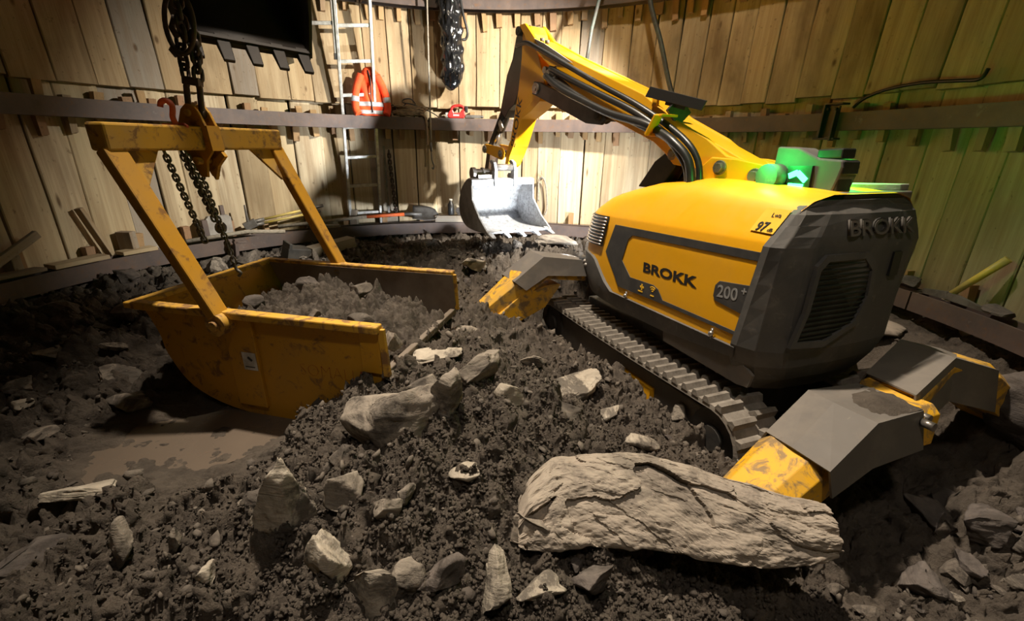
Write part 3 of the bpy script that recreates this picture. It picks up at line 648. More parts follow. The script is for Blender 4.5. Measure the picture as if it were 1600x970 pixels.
# ------------------------------------------------------------------ demolition robot (x forward, y to its left, z up)
def basis(rows, org): 
    m = Matrix.Identity(4)
    for k in range(3):
        for i in range(3): m[i][k] = rows[k][i]
        m[i][3] = 0
    for i in range(3): m[i][3] = org[i]
    return m
def frame(hd, pit):
    h = R(hd); X = Vector((-math.sin(h), math.cos(h), 0)); Y = Vector((-math.cos(h), -math.sin(h), 0)); Z = Vector((0, 0, 1)); a = R(pit)
    return X*math.cos(a) - Z*math.sin(a), Y, Z*math.cos(a) + X*math.sin(a)
MR = basis(frame(20.08, 3.25), (.9607, 1.7274, .1389)); MRI = MR.inverted()
rob = tag(empty('demolition_robot', mtx=MR), 'yellow and dark grey tracked demolition robot with a long jointed arm', 'robot')
def xz(p, y): return (p[0], y, p[1])
def hood_out(z, off=0., n=15):
    """plan outline of the hood at height z, from its rear left corner round the nose to the rear right corner"""
    ins = float(np.interp(z, [-.1, 0, .46, .5, .56, .62, .66, .69], [.03, 0, 0, .02, .05, .085, .13, .22])) - off
    xf = float(np.interp(z, [-.1, .05, .22, .27, .47, .5, .56, .60, .66, .69], [1.44, 1.52, 1.53, 1.52, 1.45, 1.42, 1.32, 1.2, .92, .6])) + off
    xr = -.19*z; L = .40; side = [(xr + (xf-L-xr)*i/6, -ins) for i in range(6)]; nose = []
    for i in range(n+1):
        t = PI/2*i/n; nose.append((xf - L + L*math.sin(t)**.85, -ins - (.4-ins)*(1-max(0, math.cos(t))**.55)))
    half = side + nose
    return half + [(x, -.8-y) for x, y in reversed(half[:-1])]
mb = MB(); ZL = [-.02, .1, .22, .34, .455, .47, .5, .53, .56, .59, .62, .64, .66, .675, .69]
def zs_(x, z): return z - max(0, z-.47)/.22*.05*(1-min(1, max(0, (x+.1)/.6))**.7)
mb.grid([[(x, y, zs_(x, z)) for x, y in hood_out(z)] for z in ZL])
top = hood_out(.69); mb.add([(x, y, zs_(x, .69)) for x, y in top], [tuple(range(len(top)))])
bot_ = hood_out(-.02); mb.add([(x, y, -.02) for x, y in bot_], [tuple(range(len(bot_)))])
hood = mb.build('hood', YEL, rob); hood.data.polygons.foreach_set('use_smooth', [True]*len(hood.data.polygons))
hood.modifiers.new('es', 'EDGE_SPLIT').split_angle = R(32)
# dark grey skirt wrapping the foot of the hood, tall round the nose
def skirt_top(x): return float(np.interp(x, [0, 1.0, 1.18, 1.3, 1.5], [.008, .008, .19, .205, .21]))
def skirt_bot(x): return float(np.interp(x, [0, .5, .92, 1.35, 1.5], [-.045, -.088, -.095, -.06, .03]))
cols = []
N = len(hood_out(0)); L_ = [hood_out(z, .014) for z in (-.09, 0, .1, .2)]
def ho(i, z):
    o = hood_out(z, .014)[i]; return (o[0], o[1], z)
base = hood_out(0., .014); idx = []
pts_d = []
for i in range(N-1):      # refine the long straight side so that the step in the skirt is crisp
    a, b = base[i], base[i+1]; m = max(1, int(math.hypot(a[0]-b[0], a[1]-b[1])/.06))
    pts_d += [(i + k/m) for k in range(m)]
pts_d.append(N-1.0)
def ho2(fi, z):
    i = min(int(fi), N-2); t = fi-i; o = hood_out(z, .014); a, b = o[i], o[i+1]; return (a[0]+(b[0]-a[0])*t, a[1]+(b[1]-a[1])*t, z)
rows = [[], [], [], [], []]
for fi in pts_d:
    x = ho2(fi, 0.)[0]; zt, zb = skirt_top(x), skirt_bot(x)
    p = ho2(fi, zb); q = Vector((.75, -.4, zb)); rows[0].append(tuple(Vector(p)*.9 + q*.1)); rows[1].append(p); rows[2].append(ho2(fi, (zt+zb)/2)); rows[3].append(ho2(fi, zt))
    p = ho2(fi, zt); q = Vector((.75, -.4, zt)); rows[4].append(tuple(Vector(p)*.96 + q*.04))
mb = MB(); mb.grid(rows); sk = mb.build('skirt', GREY, rob); sk.modifiers.new('es', 'EDGE_SPLIT').split_angle = R(35)
# side decals, panels and lettering
dec = [(.988, .421), (-.075, .423), (-.07, .387), (.806, .379), (.844, .352), (.894, .223), (.798, .14), (.584, .144), (.543, .13), (.498, .082), (-.012, .074), (-.008, .057), (.51, .061), (.914, .057), (1.079, .245)]
MB().prism(dec, xz, .0005, .004).build('dark_stripe', DECAL, rob, bevel=.0015)
MB().prism([(.137, .268), (-.048, .286), (-.027, .154), (.148, .176), (.162, .194), (.157, .246)], xz, .0005, .005).build('number_panel', DECAL, rob, bevel=.002)
text('BROKK', 'lettering', .072, INK, rob, (.69, .0010, .198), (-1, 0, .012), (0, 0, 1), .0006, .0024, 1.72)
text('200', 'number', .076, LETTERG, rob, (.142, .0058, .198), (-1, 0, .07), (0, 0, 1), .0006, .001, 1.0); text('+', 'number', .05, LETTERG, rob, (.015, .0058, .236), (-1, 0, .07), (0, 0, 1), .0006, .001)
ic = MB(); ic.box((.678, .0052, .11), (.034, .002, .010)); ic.box((.678, .0052, .11), (.010, .002, .034)); ic.box((.690, .0052, .083), (.04, .002, .006))
for r_ in (.012, .024, .036):
    pl_ = [(.584 + r_*math.sin(t), .100 + r_*math.cos(t)) for t in np.linspace(-.7, .7, 9)]
    pl2 = [(.584 + (r_-.006)*math.sin(t), .100 + (r_-.006)*math.cos(t)) for t in np.linspace(.7, -.7, 9)]
    ic.prism(pl_+pl2, xz, .0045, .006)
ic.box((.584, .0052, .083), (.03, .002, .006)); ic.build('icon_print', ICON, rob)
st = MB(); z1 = lambda p, y: (p[0], -.01 - max(0, (p[1]-.47))*.62 + y, p[1])
st.prism([(.02, .588), (-.09, .584), (-.072, .496), (.038, .50)], z1, .012, .0135); st.build('noise_sticker', STICK, rob)
nx_ = (-1, 0, .02); ny_ = (0, -.55, .83)
text('97', 'sticker_print', .055, INK, rob, (.018, -.014, .503), nx_, ny_, .0006, .001, .9, shear=.15); text('dB', 'sticker_print', .022, INK, rob, (-.040, -.014, .503), nx_, ny_, .0006); text('Lwa', 'sticker_print', .026, INK, rob, (-.022, -.047, .556), nx_, ny_, .0006)
for x in (.817, .135):
    b = MB(); b.ball((x, .014, .025), .013, 12, 8); b.tube([(x, .008, .05), (x, .008, .0)], .006, 8); b.build('latch_bolt', CHROME, rob)
# front grille: dark recess with bright horizontal bars
g = MB(); zs = np.linspace(.268, .462, 8)
def nose_span(z, off, x0):
    o = hood_out(z, off); return [(x, y, z) for x, y in o if x >= x0]
k0 = 6
def gspan(z, off): return [(x, y, z) for x, y in hood_out(z, off)[k0:k0+31]]
g.grid([gspan(z, .003) for z in zs]); gr = g.build('grille', BLACK, rob)
for z in np.linspace(.282, .45, 9):
    b = MB(); b.tube(gspan(z, .012), .0045, 6); b.build('grille_bar', CHROME, gr)
# headlamps low in the front skirt, with the machine's own light
for y in (-.10, -.70):
    h = MB(); h.cyl((1.46, y, .10), (1.555, y, .10), .034, 16); ho_ = h.build('headlamp', BLACK, rob)
    l = MB(); l.cyl((1.556, y, .10), (1.562, y, .10), .028, 16); l.build('lamp_lens', LENS, ho_)
p1 = MR @ Vector((1.62, -.10, .12)); p2 = MR @ Vector((1.62, -.70, .12))
lamp('headlamp_beam', 'SPOT', p1, 360, (.92, .97, 1.0), (-.05, 3.9, .42), .03, 52, .6)
lamp('headlamp_beam', 'SPOT', p2, 160, (.92, .97, 1.0), (.6, 5.0, .6), .035, 80, .8)
for i, (x, z) in enumerate(((1.405, .118), (1.345, .105))):
    b = MB(); y = [q for q in hood_out(z, .014) if q[1] < -.005 and q[1] > -.4]; 
    yy = float(np.interp(x, [q[0] for q in hood_out(z, .016)[5:18]], [q[1] for q in hood_out(z, .016)[5:18]])); b.ball((x, yy, z), .017, 10, 6); b.build('marker_lamp', PINM, rob)
# rear guard with radiator
def rear_out(z):
    xr = -.19*z - .004; ins = float(np.interp(z, [-.2, -.1, 0, .45, .5, .58, .60, .62], [.10, .03, -.012, -.012, .02, .07, .10, .16]))
    X = float(np.interp(z, [-.2, -.1, .02, .2, .45, .5, .59, .62], [-.06, -.12, -.15, -.155, -.165, -.165, -.145, -.10]))
    X = min(X, xr-.012); c = .115; m = (xr+X)/2
    h = [(xr+.03, -ins), (xr, -ins), (xr + (X-xr)*.55, -ins-.025), (X + .004, -ins-c), (X, -ins-c-.02), (X-.012, -.4)]
    return h + [(x, -.8-y) for x, y in reversed(h[:-1])]
mb = MB(); ZR = [-.2, -.13, -.06, .02, .1, .2, .3, .4, .45, .465, .49, .53, .57, .60, .62]
mb.grid([[(x, y, z) for x, y in rear_out(z)] for z in ZR], smooth=False)
for z, rev in ((-.2, 1), (.62, 0)):
    o = [(x, y, z) for x, y in rear_out(z)]; mb.add(o, [tuple(range(len(o)))])
rg_ = mb.build('rear_guard', GREY, rob, bevel=.006)
rad = [(-.20, .395), (-.40, .395), (-.455, .345), (-.465, .235), (-.42, .13), (-.27, .065), (-.11, .08), (-.15, .20), (-.165, .36)]
rx = lambda p, x: (x, p[0], p[1])
fr = MB(); out = [(-.30 + (p[0]+.30)*1.16, .23 + (p[1]-.23)*1.16) for p in rad]; n = len(rad)
fr.add([rx(p, -.163) for p in out] + [rx(p, -.180) for p in out] + [rx(p, -.180) for p in rad] + [rx(p, -.150) for p in rad], [(k*n+i, k*n+(i+1) % n, (k+1)*n+(i+1) % n, (k+1)*n+i) for k in range(3) for i in range(n)])
fr.build('radiator_frame', GREY, rob)
mb = MB().prism(rad, rx, -.1625, -.1665); radp = mb.build('radiator', BLACK, rob)
for k in range(15):
    z = .085 + k*.021; ys = []
    for i in range(n):
        a, b = rad[i], rad[(i+1) % n]
        if (a[1]-z)*(b[1]-z) < 0: ys.append(a[0] + (b[0]-a[0])*(z-a[1])/(b[1]-a[1]))
    if len(ys) >= 2:
        s_ = MB(); s_.box((-.170, (min(ys)+max(ys))/2, z), (.008, max(ys)-min(ys)-.008, .007), Matrix.Rotation(.5, 3, 'Y')); s_.build('radiator_slat', BLACK, radp)
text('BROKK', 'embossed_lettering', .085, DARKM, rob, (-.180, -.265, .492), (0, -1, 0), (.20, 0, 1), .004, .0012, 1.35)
text('BROKK', 'embossed_lettering', .085, GREYD, rob, (-.183, -.269, .488), (0, -1, 0), (.20, 0, 1), .003, .0006, 1.35)
b = MB(); b.box((-.165, -.60, .36), (.02, .05, .10)); b.build('guard_slot', BLACK, rob); 
b = MB(); b.bar((-.06, -.815, .36), (-.02, -.815, .12), .03, .05, (0, 1, 0)); b.build('side_strip', YEL, rob)
# rim tray on top of the guard and turret cover
b = MB(); b.prism([(-.115, -.30), (-.115, -.70), (.10, -.70), (.16, -.60), (.16, -.44), (.02, -.30)], lambda p, z: (p[0], p[1], z), .60, .645); b.build('top_lid', GREYD, rob, bevel=.006)
lp = MB(); lp.prism([(.17, -.47), (.13, -.46), (-.09, -.66), (-.09, -.71), (.13, -.71), (.18, -.58)], lambda p, z: (p[0], p[1], z), .645, .672); lp.build('lid_rim', PALE, rob, bevel=.004)
tc = [(.235, .828), (.128, .817), (.034, .774), (-.064, .765), (-.07, .737), (-.062, .70), (-.045, .64), (.25, .62)]
b = MB(); b.prism(tc, xz, -.32, -.42); turret = b.build('turret_cover', GREY, rob, bevel=.008)
b = MB(); b.box((-.002, -.365, .79), (.105, .075, .038)); b.build('cover_cap', BLACK, turret, bevel=.006)
b = MB(); b.box((-.055, -.37, .735), (.03, .09, .05)); b.box((-.035, -.365, .675), (.05, .08, .06)); b.build('cover_lamp_box', BLACK, turret, bevel=.004)
b = MB(); b.cyl((.21, -.33, .70), (.21, -.25, .70), .055, 20); b.build('turret_boss', GREY, rob)
b = MB(); b.cyl((.38, -.44, .60), (.38, -.44, .675), .20, 32); b.build('slew_ring', DARKM, rob)
# green status lights
LG = [((.141, .704), (.104, .719)), ((.104, .719), (.062, .686)), ((.138, .664), (.072, .661)), ((.118, .620), (.077, .622))]
for a, c in LG:
    b = MB(); b.bar((a[0], -.305, a[1]), (c[0], -.305, c[1]), .022, .009, (0, 1, 0)); b.build('status_light', LED, rob)
b = MB(); b.box((.10, -.322, .67), (.11, .03, .15)); b.build('light_housing', BLACK, rob)
lamp('status_glow', 'POINT', MR @ Vector((.19, -.215, .765)), 3.2, (.02, 1.0, .12), size=.03)
b = MB(); b.bar((.0, -.485, .70), (.12, -.485, .70), .02, .02); b.build('status_light', LED, rob)
lamp('status_glow', 'POINT', MR @ Vector((.06, -.56, .76)), 6.5, (.05, 1.0, .10), size=.04)
# undercarriage
b = MB(); b.box((.85, -.4, -.33), (1.5, .42, .26)); b.box((.45, -.4, -.14), (.8, .5, .14)); b.build('chassis', DARKM, rob, bevel=.01)
b = MB(); b.prism([(.512, -.085), (.0, -.06), (-.075, -.10), (-.06, -.16), (.0, -.17), (.50, -.15)], xz, -.03, -.045); b.build('belly_plate', GREYD, rob)
def track(yc):
    W = .25; x0, x1, zc, r = 0.0, 1.70, -.425, .150
    per = []
    def loop(t):
        s1 = x1-x0; s2 = PI*r; tot = 2*s1 + 2*s2; d = (t % 1)*tot
        if d < s1: return (x0+d, zc+r - .012*math.sin(PI*d/s1)), PI/2
        d -= s1
        if d < s2: a = PI/2-d/r; return (x1+r*math.cos(a), zc+r*math.sin(a)), a
        d -= s2
        if d < s1: return (x1-d, zc-r), -PI/2
        d -= s1; a = -PI/2-d/r; return (x0+r*math.cos(a), zc+r*math.sin(a)), a
    t_ = MB(); n = 96; rows = []
    for i in range(n):
        (x, z), a = loop(i/n); c, s_ = math.cos(a), math.sin(a)
        rows.append([(x, yc+W/2, z), (x+c*.022, yc+W/2-.004, z+s_*.022), (x+c*.022, yc-W/2+.004, z+s_*.022), (x, yc-W/2, z)])
    rows.append(rows[0]); t_.grid(rows, smooth=False, closed=True); belt = t_.build('track', TRACK, rob)
    NL = 62; lm = None
    for i in range(NL):
        (x, z), a = loop((i+.5)/NL)
        if lm is None:
            m_ = MB()
            for sgn, dx in ((1, .0), (-1, .02)):
                ya, yb = (.004, W/2+.002) if sgn > 0 else (-W/2-.002, -.004)
                vs = []
                for yy, k in ((ya, .8), (yb, 1.0)):
                    hh = .037*k if abs(yy) < .05 else .029
                    vs += [(dx-.022, yy, 0), (dx+.022, yy, 0), (dx+.011, yy, hh), (dx-.009, yy, hh)]
                m_.add(vs, [(3, 2, 1, 0), (4, 5, 6, 7), (0, 1, 5, 4), (1, 2, 6, 5), (2, 3, 7, 6), (3, 0, 4, 7)])
            lo = m_.build('track_lug', TRACK, belt); lm = lo.data
        else: lo = bpy.data.objects.new('track_lug', lm); link(lo, belt)
        lo.location = (x+math.cos(a)*.02, yc, z+math.sin(a)*.02); lo.rotation_euler = (0, PI/2-a, 0)
    f = MB(); f.prism([(.08, -.33), (1.62, -.33), (1.70, -.40), (1.62, -.53), (.08, -.53), (.0, -.43)], xz, yc+.07, yc-.07); f.build('track_frame', GREYD, rob, bevel=.006)
    for x in (x0, x1):
        w = MB(); w.cyl((x, yc-.09, zc), (x, yc+.09, zc), r-.012, 24); w.cyl((x, yc+.09, zc), (x, yc+.11, zc), .06, 16); w.build('track_wheel', DARKM, rob)
    y_ = MB(); y_.box((.62, yc+.085, -.44), (.34, .03, .08)); y_.build('tensioner_guard', YEL, rob)
track(-.035); track(-.765)

# outriggers
def outrigger(beam_pts, cover_mb, w, name='outrigger', knuckle=None):
    """beam_pts: list of (centre, width along x, height, chamfer) sections running outward"""
    rows = []
    for (c, wd, h, ch) in beam_pts:
        x, y, z = c; a = wd/2
        rows.append([(x-a, y, z-h/2), (x-a, y, z+h/2-ch), (x-a+ch, y, z+h/2), (x+a-ch, y, z+h/2), (x+a, y, z+h/2-ch), (x+a, y, z-h/2)])
    m = MB(); m.grid(rows, smooth=False, closed=True); k = 6; n = len(rows)
    m.f += [tuple(range(k)), tuple((n-1)*k+i for i in reversed(range(k)))]; m.sm += [False]*2
    o = m.build(name, YELD, rob, bevel=.004)
    return o
# near rear leg
leg = outrigger([((-.375, -.52, -.20), .23, .16, .03), ((-.375, -.15, -.185), .245, .16, .04), ((-.385, .10, -.295), .25, .17, .05), ((-.40, .40, -.47), .21, .14, .045)], None, .25)
def folded(rows, parent, mat=GREYD, t=.008, name='steel_cover'):
    m = MB(); m.grid(rows, smooth=False); o = m.build(name, mat, parent, fix=True); shell(o, t, 0); return o
folded([[(-.235, -.40, -.175), (-.235, -.13, -.15), (-.262, .095, -.265)],
        [(-.262, -.40, -.112), (-.252, -.13, -.098), (-.285, .10, -.215)],
        [(-.37, -.40, -.105), (-.37, -.10, -.086), (-.40, .115, -.205)],
        [(-.49, -.40, -.112), (-.503, -.13, -.10), (-.535, .115, -.208)],
        [(-.512, -.42, -.265), (-.522, -.13, -.265), (-.545, .09, -.31)]], leg)
mm = MB(); rows = []
for i in range(15):
    rows.append([(-.29-.2*i/14, -.40+.26*k/11 + .0, -.104 + .022*max(0, 1-((i-8)/6)**2-((k-5)/5.5)**2)**.6 + .006*float(vnoise(np.array([i*.9]), np.array([k*.9]), np.array([.3]), 2)[0])) for k in range(12)])
mm.grid(rows); mm.build('caked_mud', CRUMB, leg)
for x, y in ((-.43, -.44), (-.47, -.39)):
    b = MB(); b.cyl((x-.03, y, -.15), (x-.07, y, -.15), .016, 10); b.build('hinge_bolt', PINM, leg)
# far rear leg
leg2 = outrigger([((-.32, -.50, -.19), .22, .16, .03), ((-.24, -.84, -.12), .23, .16, .03), ((-.29, -1.10, -.19), .23, .2, .05), ((-.33, -1.30, -.33), .20, .2, .05), ((-.36, -1.42, -.46), .17, .14, .04)], None, .25)
folded([[(-.20, -.52, -.16), (-.11, -.84, -.10), (-.16, -1.06, -.14)],
        [(-.225, -.50, -.098), (-.13, -.86, -.028), (-.185, -1.07, -.082)],
        [(-.42, -.475, -.098), (-.345, -.84, -.03), (-.40, -1.06, -.098)],
        [(-.445, -.48, -.26), (-.365, -.84, -.22), (-.425, -1.08, -.29)]], leg2)
# front left leg
leg3 = outrigger([((1.62, -.10, .015), .24, .13, .03), ((1.62, .22, .06), .25, .14, .035), ((1.62, .42, -.07), .24, .2, .04), ((1.63, .70, -.265), .17, .13, .03), ((1.63, .86, -.36), .12, .09, .025)], None, .25)
folded([[(1.77, -.10, .05), (1.775, .22, .10), (1.765, .46, -.04)],
        [(1.75, -.10, .10), (1.75, .24, .155), (1.74, .47, -.008)],
        [(1.50, -.10, .10), (1.50, .24, .150), (1.50, .46, -.012)],
        [(1.475, -.10, -.01), (1.475, .22, .02), (1.478, .38, -.075)]], leg3)
b = MB(); b.prism([(.10, -.06), (.40, -.10), (.60, -.26), (.47, -.33), (.22, -.22)], lambda p, x: (x, p[0], p[1]), 1.50, 1.74); b.build('leg_web', YELD, leg3, bevel=.006)

# arm: its own frame swung to the left, drawn in (forward, height)
MA = basis(frame(31, 0), (1.1643, 2.2191, .8678)); TA = MRI @ MA
W_ = .20
def az(p, y): return (p[0], y, p[1])
boom = [(2.223, .97), (2.136, .967), (2.068, .912), (1.983, .838), (1.571, .663), (.794, .364), (.581, .235), (.318, .121), (.186, .039), (-.041, -.008), (-.098, -.062), (-.047, -.106), (.214, -.094), (.315, -.035), (.514, -.018), (.585, .042), (.676, .10), (.806, .147), (.957, .201), (1.219, .299), (1.595, .516), (1.85, .67), (2.112, .85)]
box_ = [(1.98, .83), (1.571, .655), (.794, .356), (.581, .229), (.318, .115), (.0, -.02), (-.06, -.08), (.214, -.09), (.315, -.03), (.514, -.012), (.585, .046), (.676, .105), (.806, .152), (.957, .206), (1.219, .304), (1.595, .52), (1.85, .675)]
m = MB(); m.prism(boom, az, 0, -.026); m.prism(boom, az, -W_+.026, -W_); m.prism(box_, az, -.02, -W_+.02)
boomo = m.build('boom', YEL, rob, TA, bevel=.006)
b = MB(); b.cyl((2.15, -.028, .918), (2.15, -W_+.028, .918), .042, 20); b.build('fork_pin', DARKM, boomo, TA)
lf = [(1.983, .838), (1.841, .782), (1.486, .612), (1.66, .645), (1.85, .725)]
b = MB(); b.prism(lf, az, .012, .004); b.build('hose_shield', GREYD, boomo, TA)
for x, z in ((1.93, .80), (1.86, .775)):
    b = MB(); b.cyl((x, -.03, z+.01), (x, -.03, z+.035), .018, 8); b.build('grease_bolt', DARKM, boomo, TA)
stick = [(2.215, .965), (2.10, .945), (2.058, .885), (1.976, .73), (1.876, .543), (1.903, .42), (2.048, .349), (2.196, .297), (2.318, .078), (2.428, -.105), (2.488, -.131), (2.454, .022), (2.386, .115), (2.266, .508), (2.224, .74)]
sticko = MB().prism(stick, az, -.03, -W_+.03).build('stick', YEL, rob, TA, bevel=.006)
web = [(1.90, .47), (2.04, .405), (2.19, .325), (2.31, .11), (2.40, -.05), (2.318, .06), (2.196, .28), (2.048, .335), (1.92, .40)]
MB().prism(web, az, -.022, -W_+.022).build('stick_web', YEL, sticko, TA, bevel=.004)
text('BROKK', 'arm_lettering', .10, INK, sticko, TA @ Vector((2.375, -.0285, .06)), TA.to_3x3() @ Vector((-.27, 0, .963)), TA.to_3x3() @ Vector((-.963, 0, -.27)), .0006, .001, 1.25)
guard = [(2.272, .965), (2.19, .945), (2.243, .724), (2.267, .513), (2.36, .40), (2.45, .36), (2.52, .30), (2.60, .37), (2.532, .535), (2.488, .647), (2.401, .754), (2.342, .909)]
go = MB().prism(guard, az, -.045, -W_+.045).build('bucket_cylinder_guard', BLACK, rob, TA, bevel=.006)
b = MB(); b.tube([(2.50, -.10, .45), (2.70, -.10, .20)], .045, 14); b.build('bucket_cylinder', BLACK, go, TA)
b = MB(); b.tube([(2.70, -.10, .20), (2.84, -.10, .035)], .022, 12); b.build('cylinder_rod', CHROME, go, TA)
b = MB(); b.bar((2.56, -.075, .40), (2.84, -.075, .06), .02, .05, (0, 1, 0)); b.build('guard_strap', BLACK, go, TA)
b = MB(); b.box((2.62, -.06, .24), (.05, .012, .09), Matrix.Rotation(.6, 3, 'Y')); b.build('tag_plate', WHITE, go, TA)
def link_plate(a, c, r, y0, y1, name, mat, par, r2=None):
    a = Vector((a[0], 0, a[1])); c = Vector((c[0], 0, c[1])); d = (c-a).normalized(); nn = Vector((-d.z, 0, d.x)); r2 = r2 or r; pts = []
    for i in range(9): t = PI/2 + PI*i/8; q = a + d*math.cos(t)*r + nn*math.sin(t)*r; pts.append((q.x, q.z))
    for i in range(9): t = -PI/2 + PI*i/8; q = c + d*math.cos(t)*r2 + nn*math.sin(t)*r2; pts.append((q.x, q.z))
    return MB().prism(pts, az, y0, y1).build(name, mat, par, TA, bevel=.003)
for y0, y1 in ((-.008, -.026), (-W_+.026, -W_+.008)):
    link_plate((2.526, -.007), (2.83, .035), .055, y0, y1, 'link_lever', YEL, rob, .04)
link_plate((2.84, .02), (2.90, -.19), .035, -.05, -.15, 'bucket_link', m_plain('brown_link_steel', (.10, .06, .035), .6, .2), rob, .04)
def pin(p, r, y0, y1, mat=PINM, par=None, n=16):
    b = MB(); b.cyl((p[0], y0, p[1]), (p[0], y1, p[1]), r, n); b.cyl((p[0], y0, p[1]), (p[0], y0+.006, p[1]), r*.55, 6); return b.build('pin', mat, par or rob, TA, bevel=.002)
pin((2.526, -.007), .032, .004, -.2); pin((2.84, .027), .036, .004, -.2); pin((2.235, .93), .034, .006, -.2, DARKM); pin((1.95, .49), .04, .012, -.2); pin((1.183, .266), .035, .012, -.2, DARKM)
c2 = [(1.99, .545), (1.892, .525), (1.14, .285), (1.105, .24), (1.16, .205), (1.318, .22), (1.931, .432), (2.01, .455)]
co_ = MB().prism(c2, az, -.002, -.03).build('arm_cylinder_guard', BLACK, rob, TA, bevel=.006)
b = MB(); b.tube([(1.92, -.10, .50), (1.20, -.10, .262)], .05, 16); b.build('arm_cylinder', BLACK, co_, TA)
b = MB(); b.tube([(1.78, -.04, .57), (1.35, -.02, .39), (1.12, -.01, .27)], .02, 8); b.tube([(1.76, -.03, .53), (1.3, -.015, .35)], .016, 8); b.build('hydraulic_pipe', RUB, boomo, TA)
b = MB()
for x, z in ((1.80, .60), (1.755, .575), (1.70, .565)): b.cyl((x, .03, z), (x, -.03, z), .026, 10)
b.box((1.74, .0, .60), (.12, .03, .03)); b.build('hose_fitting', PINM, boomo, TA)
lift = [(.55, .075), (.485, .058), (.51, -.03), (.60, -.16), (.78, -.16), (.668, -.006)]
MB().prism(lift, az, -.02, -.07).build('lift_cylinder_guard', BLACK, rob, TA, bevel=.006)
MB().prism([(p[0]-.0, p[1]-.0) for p in lift], az, -.14, -.19).build('lift_cylinder_guard', BLACK, rob, TA, bevel=.006)
b = MB(); b.tube([(.52, -.1, .03), (.66, -.1, -.2)], .04, 12); b.build('lift_cylinder', BLACK, rob, TA)
pin((.530, .037), .034, .0, -.2)
HS = [[(2.207, .82), (2.036, .812), (1.855, .743), (1.567, .622), (1.175, .457), (.816, .314), (.556, .191), (.367, .092), (.286, -.002), (.26, -.114)],
      [(1.72, .6), (1.446, .501), (1.104, .376), (.809, .268), (.597, .165), (.426, .075), (.341, -.004), (.303, -.117)],
      [(1.75, .555), (1.52, .452), (1.223, .345), (.969, .262), (.698, .202), (.573, .158), (.431, .101), (.32, .013), (.279, -.115)],
      [(1.70, .53), (1.42, .43), (1.1, .30), (.86, .235), (.65, .165), (.52, .12), (.40, .045), (.335, -.03), (.31, -.12)]]
for i, h in enumerate(HS):
    dy = (.032, .036, .075, .06)[i]; r_ = (.017, .021, .023, .018)[i]
    pts = [(x, .012 + dy*(.5 if k == 0 else 1) + (.03 if x < .5 else 0), z) for k, (x, z) in enumerate(h)]
    b = MB(); b.tube(spline(pts, 5), r_, 10); b.build('hydraulic_hose', RUB, rob, TA)
b = MB(); b.bar((.555, .115, .238), (.615, .115, .135), .014, .06, (0, 1, 0)); b.bar((.555, .115, .236), (.555, -.01, .236), .05, .014); b.bar((.612, .115, .138), (.612, -.01, .138), .04, .014); b.build('hose_clamp', YEL, boomo, TA, bevel=.003)
gp = [(.721, .397), (.326, .298), (.351, .252), (.752, .346)]
b = MB(); b.prism(gp, az, .032, .026); plo = b.build('deflector_plate', BLACK, rob, TA, bevel=.002)
b = MB(); b.bar((.55, .02, .30), (.53, -.06, .22), .02, .10); b.bar((.46, .015, .275), (.60, .015, .31), .02, .03); b.build('plate_bracket', BLACK, plo, TA)
b = MB(); b.box((.70, -.005, .34), (.035, .02, .09)); b.build('plate_rib', YEL, boomo, TA)
# turret bracket carrying the boom foot
brk = [(.245, .03), (.1, .025), (-.041, .004), (-.085, -.03), (-.092, -.06), (-.075, -.095), (-.045, -.112), (.08, -.125), (.214, -.15), (.347, -.155), (.305, -.025)]
for y0, y1 in ((.035, .008), (-W_-.008, -W_-.035)): MB().prism(brk, az, y0, y1).build('boom_bracket', YEL, rob, TA, bevel=.005)
b = MB(); b.prism([(.20, -.095), (.02, -.12), (-.02, -.15), (.22, -.16)], az, .04, .03); b.build('bracket_stiffener', BLACK, rob, TA)
for p in ((.184, -.019), (-.009, -.048)):
    b = MB(); b.cyl((p[0], .034, p[1]), (p[0], .046, p[1]), .036, 20); b.cyl((p[0], .046, p[1]), (p[0], .062, p[1]), .026, 6); b.build('pivot_bolt', PINM, rob, TA, bevel=.002)
cap = [(.02, .0), (-.09, -.03), (-.13, -.07), (-.12, -.12), (-.04, -.13), (.05, -.1)]
MB().prism(cap, az, -.01, -W_+.01).build('boom_foot', YEL, rob, TA, bevel=.006)
# digging bucket on the stick
MBK = basis(((math.cos(R(27)), math.sin(R(27)), 0), (-math.sin(R(27)), math.cos(R(27)), 0), (0, 0, 1)), (-.093, 4.10, .651)); TB = MRI @ MBK
BW = .302
prof = [(0, 0), (-.07, .005), (-.16, -.03), (-.24, -.09), (-.30, -.18), (-.315, -.27), (-.27, -.355), (-.16, -.41), (0, -.42), (.16, -.415), (.345, -.40)]
pr_s = spline([(-0.0, p[0], p[1]) for p in prof], 3)
m = MB(); m.grid([[(x, -p[1], p[2]) for p in pr_s] for x in (-BW, -BW*.33, BW*.33, BW)], smooth=True)
bucket = m.build('digging_bucket', BKT, rob, TB, fix=True); shell(bucket, .014, 0)
bucket.data.materials.append(BKT)
front = [(.0, 0), (.012, -.17), (.17, -.305), (.345, -.40)]
for x in (-BW, BW):
    pts = [(p[1], p[2]) for p in pr_s] + [front[2], front[1]]
    b = MB(); b.prism(pts, lambda p, xx: (xx, -p[0], p[1]), x-.008, x+.008); b.build('side_plate', BKT if x > 0 else BKTOUT, bucket, TB, bevel=.003)
b = MB(); b.box((0, .0, -.022), (2*BW+.01, .022, .05)); b.build('lip_bar', BKT, bucket, TB, bevel=.004)
